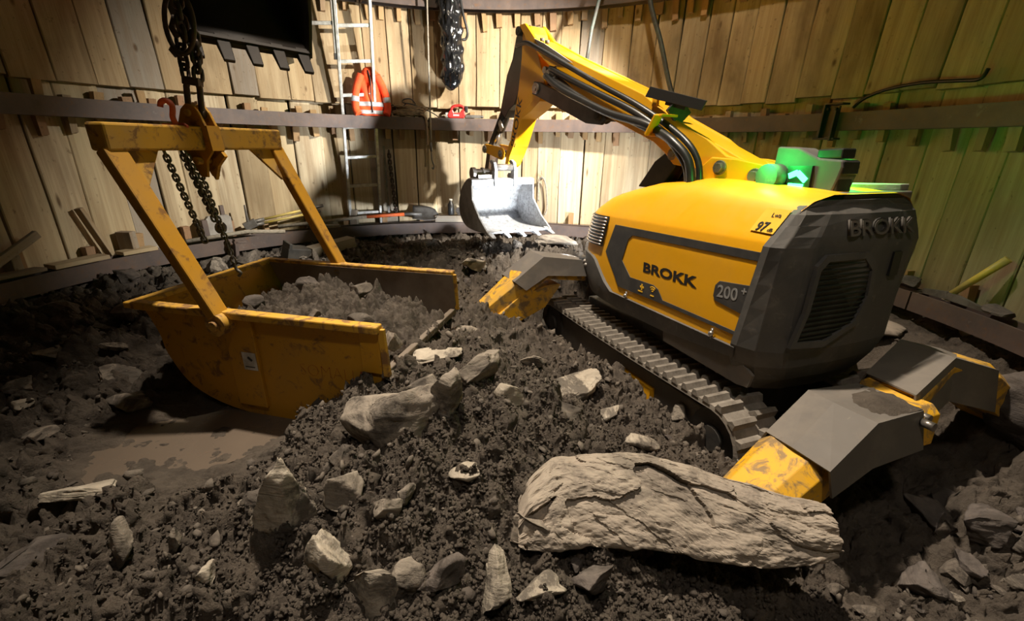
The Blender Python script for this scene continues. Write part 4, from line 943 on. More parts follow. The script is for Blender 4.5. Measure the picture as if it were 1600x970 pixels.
for k in range(5):
    x = -BW+.02 + (2*BW-.04)*k/4
    b = MB(); b.add([(x-.028, -.29, -.385), (x+.028, -.29, -.385), (x+.028, -.29, -.42), (x-.028, -.29, -.42), (x-.016, -.425, -.425), (x+.016, -.425, -.425), (x+.016, -.425, -.432), (x-.016, -.425, -.432)], [(0, 1, 2, 3), (7, 6, 5, 4), (0, 4, 5, 1), (1, 5, 6, 2), (2, 6, 7, 3), (3, 7, 4, 0)])
    b.build('bucket_tooth', BKT, bucket, TB, bevel=.003)
ear = [(-.10, -.02), (.03, -.06), (.025, .0), (.03, .08), (.0, .145), (-.05, .165), (-.09, .15), (-.05, .12), (-.035, .085), (-.05, .05), (-.09, .05), (-.12, .03)]
for x in (-.085, .105):
    b = MB(); b.prism(ear, lambda p, xx: (xx, -p[0], p[1]), x-.014, x+.014); b.build('hook_ear', BKT, bucket, TB, bevel=.003)
b = MB(); b.cyl((-.10, .02, .10), (.12, .02, .10), .03, 14); b.build('coupling_pin', PINM, bucket, TB)
b = MB(); b.cyl((-.26, .08, .05), (-.09, .08, .05), .038, 14); b.cyl((-.275, .08, .05), (-.24, .08, .05), .052, 14); b.cyl((-.18, .08, .05), (-.16, .08, .05), .05, 14); b.box((-.16, .05, .02), (.16, .08, .05)); b.build('rotator_coupling', PINM, bucket, TB, bevel=.004)

# ------------------------------------------------------------------ yellow muck skip
h_ = R(13); MS = basis(((math.cos(h_), -math.sin(h_), 0), (math.sin(h_), math.cos(h_), 0), (0, 0, 1)), (-1.097, 1.737, -.262)); MSI = MS.inverted()
skip = tag(empty('muck_skip', mtx=MS), 'yellow boat-shaped muck skip with a tall lifting frame, half full of dark muck', 'skip')
Y0, Y1 = .035, .83
hull = spline([(-.625, 0, .50), (-.565, 0, .36), (-.545, 0, .25), (-.44, 0, .095), (-.21, 0, .007), (.1, 0, .0), (.35, 0, .09), (.50, 0, .205), (.585, 0, .295)], 5)
m = MB(); m.grid([[(p.x, y, p.z) for p in hull] for y in (Y0, .3, .56, Y1)]); ho_ = m.build('hull', SKIPY, skip); shell(ho_, .012, 0)
side_o = [(-.625, .50)] + [(p.x, p.z) for p in hull[1:]] + [(.60, .335), (.585, .51)]
for y, mt in ((Y0, SKIPY), (Y1, SKIPIN)):
    b = MB(); b.prism(side_o, lambda p, yy: (p[0], yy, p[1]), y-.006, y+.006); b.build('side_plate', mt, skip)
b = MB(); b.bar((-.64, .012, .50), (.585, .012, .512), .05, .034); b.build('rim', SKIPT, skip, bevel=.006)
b = MB(); b.bar((-.64, .852, .50), (.585, .852, .512), .05, .034); b.build('rim', SKIPT, skip, bevel=.006)
b = MB(); b.bar((-.645, -.013, .50), (-.645, .877, .50), .06, .03); b.build('rim', SKIPT, skip, bevel=.006)
b = MB(); b.bar((.582, .02, .302), (.582, .85, .292), .03, .035); b.build('lip_bar', SKIPIN, skip, bevel=.005)
for y in (.02, .845):
    b = MB(); b.bar((.588, y, .51), (.60, y, .30), .03, .016, (0, 1, 0)); b.build('edge_strip', SKIPT, skip, bevel=.003)
b = MB(); b.box((-.10, Y0-.014, .27), (.15, .018, .44)); b.build('pivot_pad', SKIPY, skip, bevel=.004)
b = MB(); b.box((.53, Y0-.012, .40), (.09, .012, .19)); b.build('pad', SKIPY, skip, bevel=.004)
# lifting frame
TOPX, TOPZ = -.50, 1.185
for y, s_ in ((-.012, -1), (.874, 1)):
    b = MB(); b.bar((-.155, y, .50), (TOPX+.01, y, TOPZ-.02), .05, .075, (0, 1, 0), .05, .09); b.build('frame_leg', SKIPY, skip, bevel=.008)
    b = MB(); b.cyl((-.15, y-.035, .47), (-.15, y+.035, .47), .05, 18); b.cyl((-.15, y-.05, .47), (-.15, y+.05, .47), .022, 12); b.build('pivot_boss', SKIPT, skip, bevel=.003)
b = MB(); b.bar((TOPX, -.045, TOPZ+.025), (TOPX, .905, TOPZ+.025), .09, .105); b.build('cross_beam', SKIPT, skip, bevel=.01)
for y, s_ in ((.015, 1), (.848, -1)):
    b = MB(); b.prism([(y, TOPZ-.025), (y+s_*.16, TOPZ-.025), (y+s_*.02, TOPZ-.19)], lambda p, x: (x + (TOPZ-p[1])*.36, p[0], p[1]), TOPX-.006, TOPX+.012); b.build('gusset', SKIPT, skip, bevel=.003)
# lifting lug wrapped over the middle of the beam
lug = [(-.085, .065), (-.055, .125), (-.02, .15), (.015, .145), (.04, .115), (.065, .055), (.075, -.06), (.035, -.10), (.02, -.175), (-.015, -.175), (-.055, -.09), (-.085, -.055)]
for y in (.395, .455):
    b = MB(); b.prism(lug, lambda p, yy: (TOPX + p[0], yy, TOPZ+.025 + p[1]), y-.007, y+.007); b.build('lug_plate', SKIPY, skip, bevel=.003)
b = MB(); b.bar((TOPX+.066, .425, TOPZ+.08), (TOPX+.075, .425, TOPZ-.03), .07, .012, (1, 0, 0)); b.build('lug_strap', SKIPY, skip)
b = MB(); b.cyl((TOPX-.01, .375, TOPZ+.135), (TOPX-.01, .475, TOPZ+.135), .016, 12); b.build('lug_pin', SKIPT, skip, bevel=.002)
b = MB(); b.cyl((TOPX-.0, .36, TOPZ-.075), (TOPX-.0, .49, TOPZ-.075), .018, 12); b.build('lug_pin', SKIPT, skip, bevel=.002)
b = MB(); b.prism([(.0, -.13), (.03, -.07), (.085, -.035), (.10, -.055), (.05, -.10), (.02, -.165)], lambda p, yy: (TOPX + p[0], yy, TOPZ + p[1]), .43, .45); b.build('locking_claw', SKIPY, skip)
# sticker and scratched name
b = MB(); b.box((-.068, Y0-.0245, .285), (.07, .002, .085)); stk = b.build('sticker', WHITE, skip)
b = MB(); b.box((-.064, Y0-.026, .298), (.026, .001, .012), Matrix.Rotation(.7, 3, 'Y')); b.box((-.070, Y0-.026, .258), (.05, .001, .004)); b.build('sticker_print', INK, stk)
text('SOMALI', 'scrawled_name', .085, RUSTINK, skip, (.17, Y0-.0075, .245), (1, 0, .0), (0, 0, 1), .0004, -.0035, .92); b = MB(); b.box((.49, Y0-.0075, .275), (.045, .001, .05)); b.build('rust_patch', RUSTINK, skip)
# the muck load
def load():
    nx, ny = 210, 140; x = np.linspace(-.60, .60, nx); y = np.linspace(Y0+.01, Y1-.01, ny); X, Yg = np.meshgrid(x, y); xf, yf = X.ravel(), Yg.ravel()
    base = np.interp(xf, [-.6, -.35, -.1, .2, .4, .6], [.31, .38, .42, .40, .35, .28]) - .05*((yf-.45)/.4)**2
    z = base + 1.45*clods(xf+5, yf+3, 1.) + .06*fbm(xf*4, yf*4, xf*0, 4, 77)
    z = np.minimum(z, np.interp(xf, [-.6, .4, .6], [.47, .56, .40]))
    m = MB(); m.v = np.stack([xf, yf, z], 1).tolist(); m.f = [(i*nx+k, i*nx+k+1, (i+1)*nx+k+1, (i+1)*nx+k) for i in range(ny-1) for k in range(nx-1)]; m.sm = [True]*len(m.f)
    o = m.build('muck_load', SOIL, None, MS); tag(o, 'dark crumbly muck heaped inside the yellow skip', 'muck', kind='stuff')
load()
for sd, (x, y, z), d, rt, mt, lab in [(81, (-.12, .56, .47), (.17, .13, .12), (10, 30, 40), ROCKD, 'dark angular rock topping the muck in the skip'), (82, (.33, .30, .40), (.16, .10, .08), (20, 10, 10), ROCKG, 'grey rock lying near the open end of the skip'), (84, (-.34, .35, .42), (.14, .11, .09), (10, 10, 80), ROCKD, 'dark lump beside the near frame leg inside the skip'), (85, (.12, .62, .44), (.15, .12, .10), (30, 0, 10), STONE, 'muddy rock against the far side inside the skip'), (86, (.10, .25, .42), (.12, .10, .09), (0, 20, 60), STONE, 'muddy rock behind the near rim inside the skip'), (83, (.52, .22, .37), (.12, .10, .10), (0, 30, 20), ROCKG, 'stone resting on the lip of the skip')]:
    p = MS @ Vector((x, y, z)); rock(sd, (p.x, p.y), d, rt, lab, mt, 4, z=p.z)

# ------------------------------------------------------------------ lifting chain above the skip
bc = MS @ Vector((TOPX-.01, .425, TOPZ+.135))       # pin of the lug
cs = tag(empty('chain_sling', bc), 'dark chain sling with an oval ring holding the skip frame', 'chain'); cs.rotation_euler = (0, R(7.5), 0)
def link_loop(w, h, n=14):
    pts = []
    for i in range(n):
        t = 2*PI*i/n; pts.append((math.cos(t)*w/2, 0, math.sin(t)*(w/2) + (h-w)/2*(1 if math.sin(t) > 0.01 else -1 if math.sin(t) < -.01 else 0)))
    return pts
def chain(p0, p1, link_h, link_w, r, mat, root, name='link', n=6):
    p0 = Vector(p0); p1 = Vector(p1); d = p1-p0; k = max(1, round(d.length/(link_h-2.6*r))); me = None
    rot = d.to_track_quat('Z', 'Y').to_matrix()
    for i in range(k):
        if me is None:
            b = MB(); b.tube(link_loop(link_w, link_h), r, n, True); o = b.build(name, mat, root); me = o.data
        else: o = link(bpy.data.objects.new(name, me), root)
        o.location = p0 + d*(i+.5)/k; o.rotation_euler = (rot @ Matrix.Rotation(PI/2*(i % 2)+.4, 3, 'Z')).to_euler()
b = MB(); b.tube([(-.03, 0, -.02), (-.03, 0, .11), (-.02, 0, .135)], .014, 8); b.tube([(.03, 0, -.02), (.03, 0, .11), (.02, 0, .135)], .014, 8); b.tube([(-.045, 0, .0), (.045, 0, .0)], .016, 8); b.box((0, 0, .135), (.075, .04, .035)); b.build('shackle', CHAIN, cs, bevel=.003)
chain((-.028, 0, .15), (-.045, .01, .31), .062, .038, .0085, CHAIN, cs); chain((.028, 0, .15), (.02, .01, .33), .062, .038, .0085, CHAIN, cs)
chain((.0, -.02, .30), (-.03, -.03, .55), .062, .038, .0085, CHAIN, cs)
b = MB(); b.tube([(-.02 + .062*math.cos(t), -.02, .36 + .12*math.sin(t)) for t in np.linspace(0, 2*PI, 28, endpoint=False)], .0105, 10, True); b.build('master_ring', CHAIN, cs)
b = MB(); b.tube([(-.05, .0, .31), (-.075, .01, .34), (-.06, .01, .38), (-.03, 0, .36)], .014, 8); b.tube([(-.065, .0, .27), (-.08, 0, .25), (-.06, 0, .23)], .012, 8); b.build('grab_hook', CHAIN, cs)
b = MB(); b.box((.0, 0, .56), (.06, .05, .10)); b.cyl((.0, -.035, .56), (.0, .035, .56), .02, 10); b.build('hook_block', CHAIN, cs, bevel=.01)
chain((-.02, 0, .60), (-.03, 0, 1.25), .09, .06, .013, CHAIN, cs); chain((.03, 0, .60), (.03, 0, 1.25), .09, .06, .013, CHAIN, cs)
hp = MS @ Vector((TOPX-.01, .29, TOPZ+.08))
hk = tag(empty('chain_hook', hp), 'orange painted chain hook standing on the skip frame beam', 'hook')
b = MB(); b.tube(spline([(.02, 0, .0), (.012, 0, .03), (.018, 0, .055), (.02, 0, .08), (.0, 0, .098), (-.025, 0, .09), (-.032, 0, .072)], 4), .012, 10); b.build('hook', HOOKR, hk)
b = MB(); b.box((.0, 0, -.004), (.06, .04, .016)); b.tube([(.02, 0, .0), (.05, .01, .004), (.07, .0, -.008)], .006, 6); b.build('hook_latch', HOOKR, hk)
for nm, (yy, xx, l), lab, mt in (('dangling_chain', (.24, -.03, .42), 'thin looped chain hanging below the near half of the skip frame beam', GALV), ('dangling_chain', (.34, -.05, .33), 'thick doubled chain hanging below the middle of the skip frame beam', GALV), ('dangling_chain', (.40, -.05, .56), 'long chain hanging down beside the doubled chain to the ground behind the skip', GALV)):
    q = MS @ Vector((TOPX+xx, yy, TOPZ-.03)); ch = tag(empty(nm, q), lab, 'chain')
    chain((0, 0, 0), (.05, .06, -l), .034, .022, .0048, mt, ch, n=5)
    if l < .35: chain((.02, .0, 0), (.055, .05, -l), .034, .022, .0048, mt, ch, n=5)
    if l > .5: b = MB(); b.tube(spline([(.05, .06, -l), (.055, .06, -l-.04), (.075, .06, -l-.06), (.06, .06, -l-.08)], 4), .008, 8); b.build('end_hook', mt, ch)

# ------------------------------------------------------------------ excavator bucket hanging in from above
a_ = Vector((.707, .707, -.03)).normalized(); u_ = Vector((-.45, .45, .77)); u_ = (u_ - a_*u_.dot(a_)).normalized(); n_ = a_.cross(u_)
MX = basis((a_, u_, n_), (-1.68, 2.56, 1.425))
exc = tag(empty('excavator_bucket', mtx=MX), 'dark toothed excavator bucket hanging in at the upper left', 'bucket')
BL = .64
ep = spline([(0, 0, 0), (0, .3, -.02), (0, .48, .03), (0, .60, .16), (0, .62, .34), (0, .52, .46)], 4)
m = MB(); m.grid([[(x, p.y, p.z) for p in ep] for x in (0, BL*.5, BL)]); eo = m.build('shell', EXC, exc); shell(eo, .02, 0)
for x in (0, BL):
    b = MB(); b.prism([(p.y, p.z) for p in ep] + [(.3, .34), (.12, .16)], lambda p, xx: (xx, p[0], p[1]), x-.01, x+.01); b.build('side_plate', EXC, exc, bevel=.003)
for k in range(5):
    x = .045 + k*(BL-.09)/4
    b = MB(); b.add([(x-.034, .05, -.022), (x+.034, .05, -.022), (x+.034, .05, .02), (x-.034, .05, .02), (x-.026, -.115, -.012), (x+.026, -.115, -.012), (x+.026, -.115, .006), (x-.026, -.115, .006)], [(0, 1, 2, 3), (7, 6, 5, 4), (0, 4, 5, 1), (1, 5, 6, 2), (2, 6, 7, 3), (3, 7, 4, 0)]); b.build('tooth', EXC, exc, bevel=.004)
b = MB(); b.bar((-.0, .02, 0), (BL, .02, 0), .02, .05); b.build('cutting_edge', EXC, exc)
for x in (BL/2-.1, BL/2+.1):
    b = MB(); b.prism([(.45, -.0), (.62, .15), (.66, .36), (.80, .30), (.85, .10), (.70, -.05)], lambda p, xx: (xx, p[0], p[1]), x-.015, x+.015); b.build('hanger_ear', EXC, exc)
b = MB(); b.bar((BL/2, .74, .10), (BL/2-.1, 2.2, .5), .18, .24, (1, 0, 0)); b.build('dipper_arm', EXC, exc, bevel=.01)

# ------------------------------------------------------------------ ladders
def ladder(name, bl, br, tl, tr, n0, n1, step, label, grp=None, skip_ends=0):
    bl, br, tl, tr = map(Vector, (bl, br, tl, tr)); root = tag(empty(name, (bl+br)/2), label, 'ladder'); o0 = (bl+br)/2; L = (tl-bl).length
    for a, c in ((bl, tl), (br, tr)):
        b = MB(); b.bar(a-o0, c-o0, .026, .062, (br-bl).cross(tl-bl)); b.build('rail', ALU, root, bevel=.003)
        f = MB(); f.bar(a-o0, a-o0+(c-a).normalized()*.05, .032, .07, (br-bl).cross(tl-bl)); f.build('foot_cap', BLACK, root)
    for i in range(n0, n1):
        t = i*step/L
        p = bl.lerp(tl, t)-o0; q = br.lerp(tr, t)-o0; b = MB(); b.bar(p, q, .034, .03, (tl-bl)); b.build('rung', ALU, root, bevel=.003)
    return root
bl, br = Vector((-1.755, 4.80, -.05)), Vector((-1.475, 4.94, -.05))
dv = Vector((.145, -.135, 2.16)); tl_, tr_ = Vector((-1.610, 4.609, 2.109)), Vector((-1.337, 4.743, 2.147))
tl2 = bl + (tl_-bl)*1.35; tr2 = br + (tr_-br)*1.35
ladder('aluminium_ladder', bl, br, tl2, tr2, 1, 11, .283, 'tall aluminium ladder standing from the floor past the orange jacket')
off = Vector((-.29, -.135, 0))
b0, b1 = bl.lerp(tl_, .775), br.lerp(tr_, .775)
ladder('aluminium_ladder', b0+off, b1+off*1.0-Vector((.005, .0, 0)), tl2+off, tr2+off-Vector((.005, 0, 0)), 1, 5, .283, 'second aluminium ladder hanging left of the tall one behind the excavator bucket')

# ------------------------------------------------------------------ things on the middle ring
RT = 1.187
# orange jacket slumped against the lining
jr = tag(empty('hi_vis_jacket', pol(2.865, -24, RT), R(24)), 'orange hi-vis jacket with grey reflective bands slumped on the middle ring', 'jacket')
def cloth(fn, nu, nv, name, mat, par, th=0, ph=0):
    rows = []
    for i in range(nu+1):
        row = []
        for k in range(nv):
            t = 2*PI*k/nv; p = Vector(fn(i/nu, t)); q = np.array([p.x*11+ph]), np.array([p.y*11]), np.array([p.z*7])
            d = .014*float(fbm(*q, 4, 5)[0]) + .01*math.sin(p.x*60+p.z*25+ph); row.append(tuple(p + Vector((math.cos(t)*d, math.sin(t)*d, 0))))
        rows.append(row)
    m = MB(); m.grid(rows, closed=True); m.f += [tuple(range(nv)), tuple(nu*nv+k for k in reversed(range(nv)))]; m.sm += [True]*2
    return m.build(name, mat, par)
def torso(u, t, off=0.):
    z = u*.42; w = float(np.interp(u, [0, .12, .35, .6, .82, .93, 1], [.150, .148, .128, .112, .10, .07, .02])) + off; d = float(np.interp(u, [0, .3, .7, .92, 1], [.085, .075, .065, .05, .015])) + off
    return (w*math.cos(t)-.01 + .02*u, d*math.sin(t), z)
body = cloth(torso, 36, 44, 'body', ORANGE, jr)
for z0, z1 in ((.015, .05), (.085, .125)):
    cloth(lambda u, t: torso((z0+(z1-z0)*u)/.42, t, .006), 4, 44, 'reflective_band', SILV, jr)
for sx in (-1, 1):
    pts = [(sx*.075, -.03, .36), (sx*.115, -.045, .27), (sx*.145, -.05, .17), (sx*.15, -.05, .06), (sx*.13, -.07, .01)]
    P = spline(pts, 5)
    m = MB(); m.tube(P, .036, 12); sl = m.build('sleeve', ORANGE, jr)
    for a in (10,): m = MB(); m.tube(P[a:a+3], .039, 12); m.build('reflective_band', SILV, sl)
m = MB(); m.ball((.01, -.01, .385), .07, 16, 10, (1.0, .75, .75)); m.build('hood', ORANGE, jr)
m = MB(); m.tube(spline([(-.01, -.06, .40), (.005, -.085, .3), (-.005, -.09, .18), (.0, -.095, .03)], 4), .006, 6); m.build('zip', BLACK, jr)
# heap of cord
cr = tag(empty('cord_coil', pol(2.85, -16.5, RT), R(16.5)), 'loose coil of brown cord lying on the middle ring beside the orange jacket', 'cord')
pts = []
for i in range(150):
    t = i*.42; rr = .13 + .045*math.sin(i*.37); pts.append((rr*math.cos(t)*1.05 + .02*math.sin(i*.9), .04*math.sin(t) - .012, .008 + .0006*i + .012*math.sin(i*1.3)**2))
m = MB(); m.tube(spline(pts, 2), .0055, 5); m.build('coils', CORD, cr)
m = MB(); m.tube(spline([(-.16, 0, .03), (-.20, -.01, .07), (-.16, .0, .11), (-.12, 0, .05), (-.06, -.01, .10), (-.02, .01, .13), (.06, 0, .12), (.02, .0, .17), (-.05, .02, .165), (-.06, 0, .135), (.03, 0, .12), (.13, -.01, .09), (.24, -.02, .04), (.29, -.02, .008)], 6), .0055, 6); m.build('loose_loop', RUB, cr)
m = MB(); m.tube(spline([(.10, -.05, .03), (.145, -.08, .005), (.155, -.085, -.06), (.16, -.08, -.18), (.155, -.08, -.26)], 5), .010, 8); m.build('hanging_end', CORD, cr)
# red battery tool
tr_o = tag(empty('power_tool', pol(2.86, -6.8, RT), R(6.8)), 'red battery power tool with a grey blade lying on the middle ring', 'tool')
b = MB(); b.prism([(-.09, 0), (.07, 0), (.085, .03), (.08, .075), (.05, .085), (.03, .055), (-.03, .055), (-.045, .085), (-.075, .075), (-.10, .03)], lambda p, y: (p[0], y, p[1]), -.045, .045); b.build('body', REDP, tr_o, bevel=.01)
b = MB(); b.tube(spline([(-.06, 0, .07), (-.045, 0, .11), (.02, 0, .125), (.065, 0, .11), (.07, 0, .07)], 4), .014, 8); b.build('handle', REDP, tr_o)
b = MB(); b.box((.098, 0, .09), (.028, .06, .06)); b.build('battery', BLACK, tr_o, bevel=.004)
b = MB(); b.box((.165, 0, .022), (.16, .03, .03)); b.cyl((.24, 0, .022), (.275, 0, .022), .014, 10); b.build('blade_guard', TOOLG, tr_o, bevel=.004)
b = MB(); b.box((-.105, 0, .03), (.03, .07, .05)); b.build('shoe', PALE, tr_o, bevel=.004)
b = MB(); b.box((-.01, -.0465, .03), (.06, .002, .014)); b.build('nameplate', WHITE, tr_o)
# duct, rope, cables, strap on the far side
dr = tag(empty('ventilation_duct', pol(2.70, -7.7, 1.47)), 'black crumpled plastic ventilation duct hanging in front of the far lining', 'duct')
rows = []; nz, nt = 120, 60
for i in range(nz+1):
    z = i/nz*1.5; row = []
    for k in range(nt):
        t = 2*PI*k/nt; a = np.array([math.cos(t)*1.6]); b_ = np.array([math.sin(t)*1.6]); c = np.array([z*9])
        zz = z + .03*float(vnoise(np.array([z*5]), np.array([math.cos(t)]), np.array([math.sin(t)]), 3)[0])
        d1 = abs((zz*6.5 + 3*t/(2*PI)) % 1-.5); d2 = abs((zz*6.5 - 3*t/(2*PI)) % 1-.5)
        rr = .100 + .030*(d1+d2-.45) + .014*float(fbm(a*1.5, b_*1.5, c*.7, 4, 4)[0]) + .012*float(vnoise(a*4, b_*4, c*2.5, 6)[0])
        if i < 3: rr *= (.75+.08*i)
        row.append((rr*math.cos(t) + .015*math.sin(z*5), rr*math.sin(t), z + .03*math.sin(t*2+1)*(i < 6)))
    rows.append(row)
m = MB(); m.grid(rows, closed=True); m.f.append(tuple(range(nt))); m.sm.append(True); m.build('sleeve', DUCT, dr)
m = MB(); m.tube(spline([(.10, -.02, .75), (.13, -.04, .60), (.165, -.03, .47), (.15, -.02, .41), (.115, -.03, .40)], 5), .012, 8); m.build('tie_strap', BLACK, dr)
rp = tag(empty('hanging_rope', pol(2.70, -12.6, .75)), 'thin pale rope hanging past the ring with a small steel hook at its end', 'rope')
m = MB(); m.tube([(.03, 0, 1.75), (.012, 0, .9), (.0, 0, .12)], .0085, 8); m.build('rope', ROPE, rp)
m = MB(); m.tube(spline([(0, 0, .12), (.002, 0, .04), (.012, 0, .0), (.022, 0, -.03), (.012, 0, -.06), (.002, 0, -.045)], 4), .008, 8); m.tube([(.0, 0, .20), (.0, 0, .11)], .013, 8); m.build('hook', TOOLG, rp)
b = MB(); b.tube([(.62, 4.44, 1.62), (.66, 4.52, 1.9), (.725, 4.62, 2.16), (.86, 4.75, 2.7)], .016, 8); tag(b.build('hanging_cable', CABLE), 'straight grey cable slanting down behind the top of the boom', 'cable')
b = MB(); b.tube(spline([(1.05, 4.70, 2.7), (1.165, 4.61, 2.15), (1.26, 4.46, 1.8), (1.36, 4.34, 1.42), (1.44, 4.2, 1.2)], 5), .021, 8); tag(b.build('hanging_cable', CABLE), 'thick grey cable hanging down behind the dark plate on the boom', 'cable')
st = tag(empty('chain_strap', pol(2.90, -21.2, .12), R(21.2)), 'flat steel strap with a short chain hanging on the lining right of the ladder', 'strap')
b = MB(); b.box((-.045, 0, .42), (.02, .012, .74)); b.build('strap', TOOLG, st); chain((.0, -.01, .74), (.03, -.01, .08), .05, .03, .007, CHAIN, st)
sl = tag(empty('lifting_strop', pol(2.93, 11.3, .25), R(-11.3)), 'grey strop looped over a nail on the lining right of the digging bucket', 'strop')
b = MB(); b.tube(spline([(-.03, 0, .10), (-.035, 0, .30), (0, -.01, .36), (.04, 0, .30), (.065, 0, .15), (.07, 0, .02), (.05, 0, -.05)], 6), .010, 8); b.build('webbing', ROPE, sl); b = MB(); b.cyl((0, .06, .355), (0, -.03, .355), .008, 8); b.build('nail', TOOLG, sl)
wc = MB(); wc.tube(spline([pol(2.90, 65.4, 1.22), pol(2.895, 66.5, 1.27), pol(2.89, 69, 1.315), pol(2.885, 73, 1.335), pol(2.885, 77, 1.325), pol(2.88, 79.2, 1.32), pol(2.89, 79.6, 1.37)], 6), .010, 8); tag(wc.build('wall_cable', RUB), 'black cable looped along the lining above the splice bracket', 'cable')

# ------------------------------------------------------------------ tools and offcuts on the lower ring
LT = .118
def on_ring(name, deg, r, z, label, cat, tilt=0): return tag(empty(name, pol(r, deg, z), R(-deg)), label, cat)
sh = tag(empty('shovel', (0, 0, 0)), 'round-nosed shovel with an orange neck lying along the lower ring', 'shovel')
tip, neck, grip, hnd = Vector((-.86, 4.99, .19)), Vector((-1.09, 4.94, .215)), Vector((-1.56, 4.76, .20)), Vector((-2.26, 4.26, .17))
d = (tip-neck).normalized(); up_ = Vector((.1, -.55, .83)); up_ = (up_ - d*up_.dot(d)).normalized(); s_ = d.cross(up_); rows = []
for i in range(9):
    u = i/8; w = .115*math.sqrt(max(.0, 1-max(0, (u-.45)/.55)**2.2))*(.9+.1*u) + .004; c = neck + d*(-.02+.28*u); rows.append([c + s_*w*v + up_*(.028*v*v - .008) for v in np.linspace(-1, 1, 9)])
m = MB(); m.grid(rows); bo = m.build('blade', TOOLG, sh); shell(bo, .004, 0)
m = MB(); m.tube([neck+d*.08, neck-(neck-grip)*.05, neck.lerp(grip, .25)], .020, 10, r2=.017); m.build('socket', TOOLG, sh)
m = MB(); m.tube([neck.lerp(grip, .22), grip], .0185, 10); m.build('orange_sleeve', TOOLO, sh)['label'] = 'orange sleeve'
m = MB(); m.tube([grip, hnd], .0165, 10); m.build('handle', ROPE, sh)
bt = on_ring('bottle', -8.7, 2.86, LT+.075, 'dark drinks bottle standing on a timber offcut on the lower ring', 'bottle')
m = MB(); pr = [(.0, .032), (.01, .036), (.11, .036), (.135, .022), (.15, .016)]; m.grid([[(r_*math.cos(t), r_*math.sin(t), z) for t in np.linspace(0, 2*PI, 14, endpoint=False)] for z, r_ in pr], closed=True); m.f.append(tuple(range(14))); m.sm.append(False); m.build('body', BLACK, bt)
m = MB(); m.cyl((0, 0, .15), (0, 0, .172), .018, 12); m.build('cap', WHITE, bt)
b = MB(); b.box((0, 0, 0), (.07, .05, .075)); o = b.build('stone', ROCKD); o.location = pol(2.87, -6.9, LT+.11); tag(o, 'dark lump beside the bottle on the timber offcut', 'stone'); o.data = rock_mesh(401, (.10, .07, .13), 3, mat=ROCKD); o.name = 'stone'
def timber(name, p, q, w, h, mat, label, up=(0, 0, 1)):
    p, q = Vector(p), Vector(q); c = (p+q)/2; d = (q-p); m = MB(); L = d.length; n = 5
    m.box((0, 0, 0), (w, h, L)); o = m.build(name, mat, bevel=.004); z = d.normalized(); x = z.cross(Vector(up))
    if x.length < .1: x = Vector((1, 0, 0))
    x.normalize(); y = z.cross(x); o.matrix_world = basis((x, y, z), c); return tag(o, label, 'timber')
timber('timber_offcut', pol(2.86, -12.3, LT+.04), pol(2.86, -5.6, LT+.036), .13, .07, WOODG, 'rough timber offcut on the lower ring under the bottle')
timber('timber_board', pol(2.87, -77.5, LT+.018), pol(2.86, -71, LT+.02), .12, .03, WOOD, 'clean-sawn board lying on the lower ring at far left')
timber('timber_board', pol(2.87, -69, LT+.016), pol(2.865, -64.3, LT+.016), .11, .028, WOOD, 'short board on the lower ring behind the near leg of the skip frame')
timber('timber_board', pol(2.85, -84, LT+.03), pol(2.86, -78.5, LT+.02), .09, .025, WOODG, 'grey board lying on the lower ring at the very left edge')
timber('timber_prop', pol(2.86, -83, LT+.10), pol(2.90, -77.2, LT+.235), .03, .05, WOODG, 'thin grey timber leaning on the lining at far left')
timber('timber_block', pol(2.92, -67, LT), pol(2.92, -67, LT+.16), .11, .06, WOODU, 'upright timber block against the lining behind the skip frame leg', (0, 1, 0))
timber('timber_prop', pol(2.93, -69.5, LT), pol(2.94, -71.5, LT+.36), .05, .03, WOODU, 'dark leaning batten left of the upright timber block', (0, 1, 0))
timber('timber_block', pol(2.92, -80.5, LT), pol(2.92, -80.5, LT+.13), .07, .06, WOODG, 'small dark timber block on the lower ring at the left edge', (0, 1, 0))
sp_ = on_ring('bearing_plate', -53.8, 2.90, LT, 'square grey steel plate with a round hole leaning on the lining', 'plate')
m = MB(); N_ = 28; outp = []; inn = []
for i in range(N_):
    t = 2*PI*i/N_; c, s_ = math.cos(t), math.sin(t); k = 1/max(abs(c), abs(s_)); outp.append((.10*c*k, .0, .10+.10*s_*k)); inn.append((.05*c+.005, 0, .095+.055*s_))
for y in (-.02, .02): m.v += [(p[0]+p[2]*.02, y, p[2]) for p in outp] + [(p[0], y, p[2]) for p in inn]
for i in range(N_):
    j = (i+1) % N_; a, b2 = 0, 2*N_
    m.f += [(i, j, N_+j, N_+i), (b2+i, b2+N_+i, b2+N_+j, b2+j), (i, b2+i, b2+j, j), (N_+i, N_+j, b2+N_+j, b2+N_+i)]
m.sm = [False]*len(m.f); m.build('plate', PALE, sp_); b = MB(); b.box((-.115, .0, .09), (.04, .07, .17)); b.box((.06, .03, .22), (.03, .03, .12)); b.build('bracket', STEEL, sp_)
tg = tag(empty('bolt_cropper', (0, 0, 0)), 'long grey and yellow handled bolt cropper leaning along the lower ring', 'tool')
ja = Vector((-2.43, 4.08, .215)); e1 = Vector((-1.90, 4.50, .345)); e2 = Vector((-1.93, 4.49, .29))
for e, dz in ((e1, .018), (e2, -.012)):
    a = ja + Vector((0, 0, dz)); m = MB(); m.tube([a, a.lerp(e, .2)], .016, 8); m.build('shank', TOOLG, tg); m = MB(); m.tube([a.lerp(e, .2), a.lerp(e, .82)], .012, 8); m.build('handle', TOOLY, tg); m = MB(); m.tube([a.lerp(e, .80), e], .016, 8); m.build('grip', TOOLG, tg)
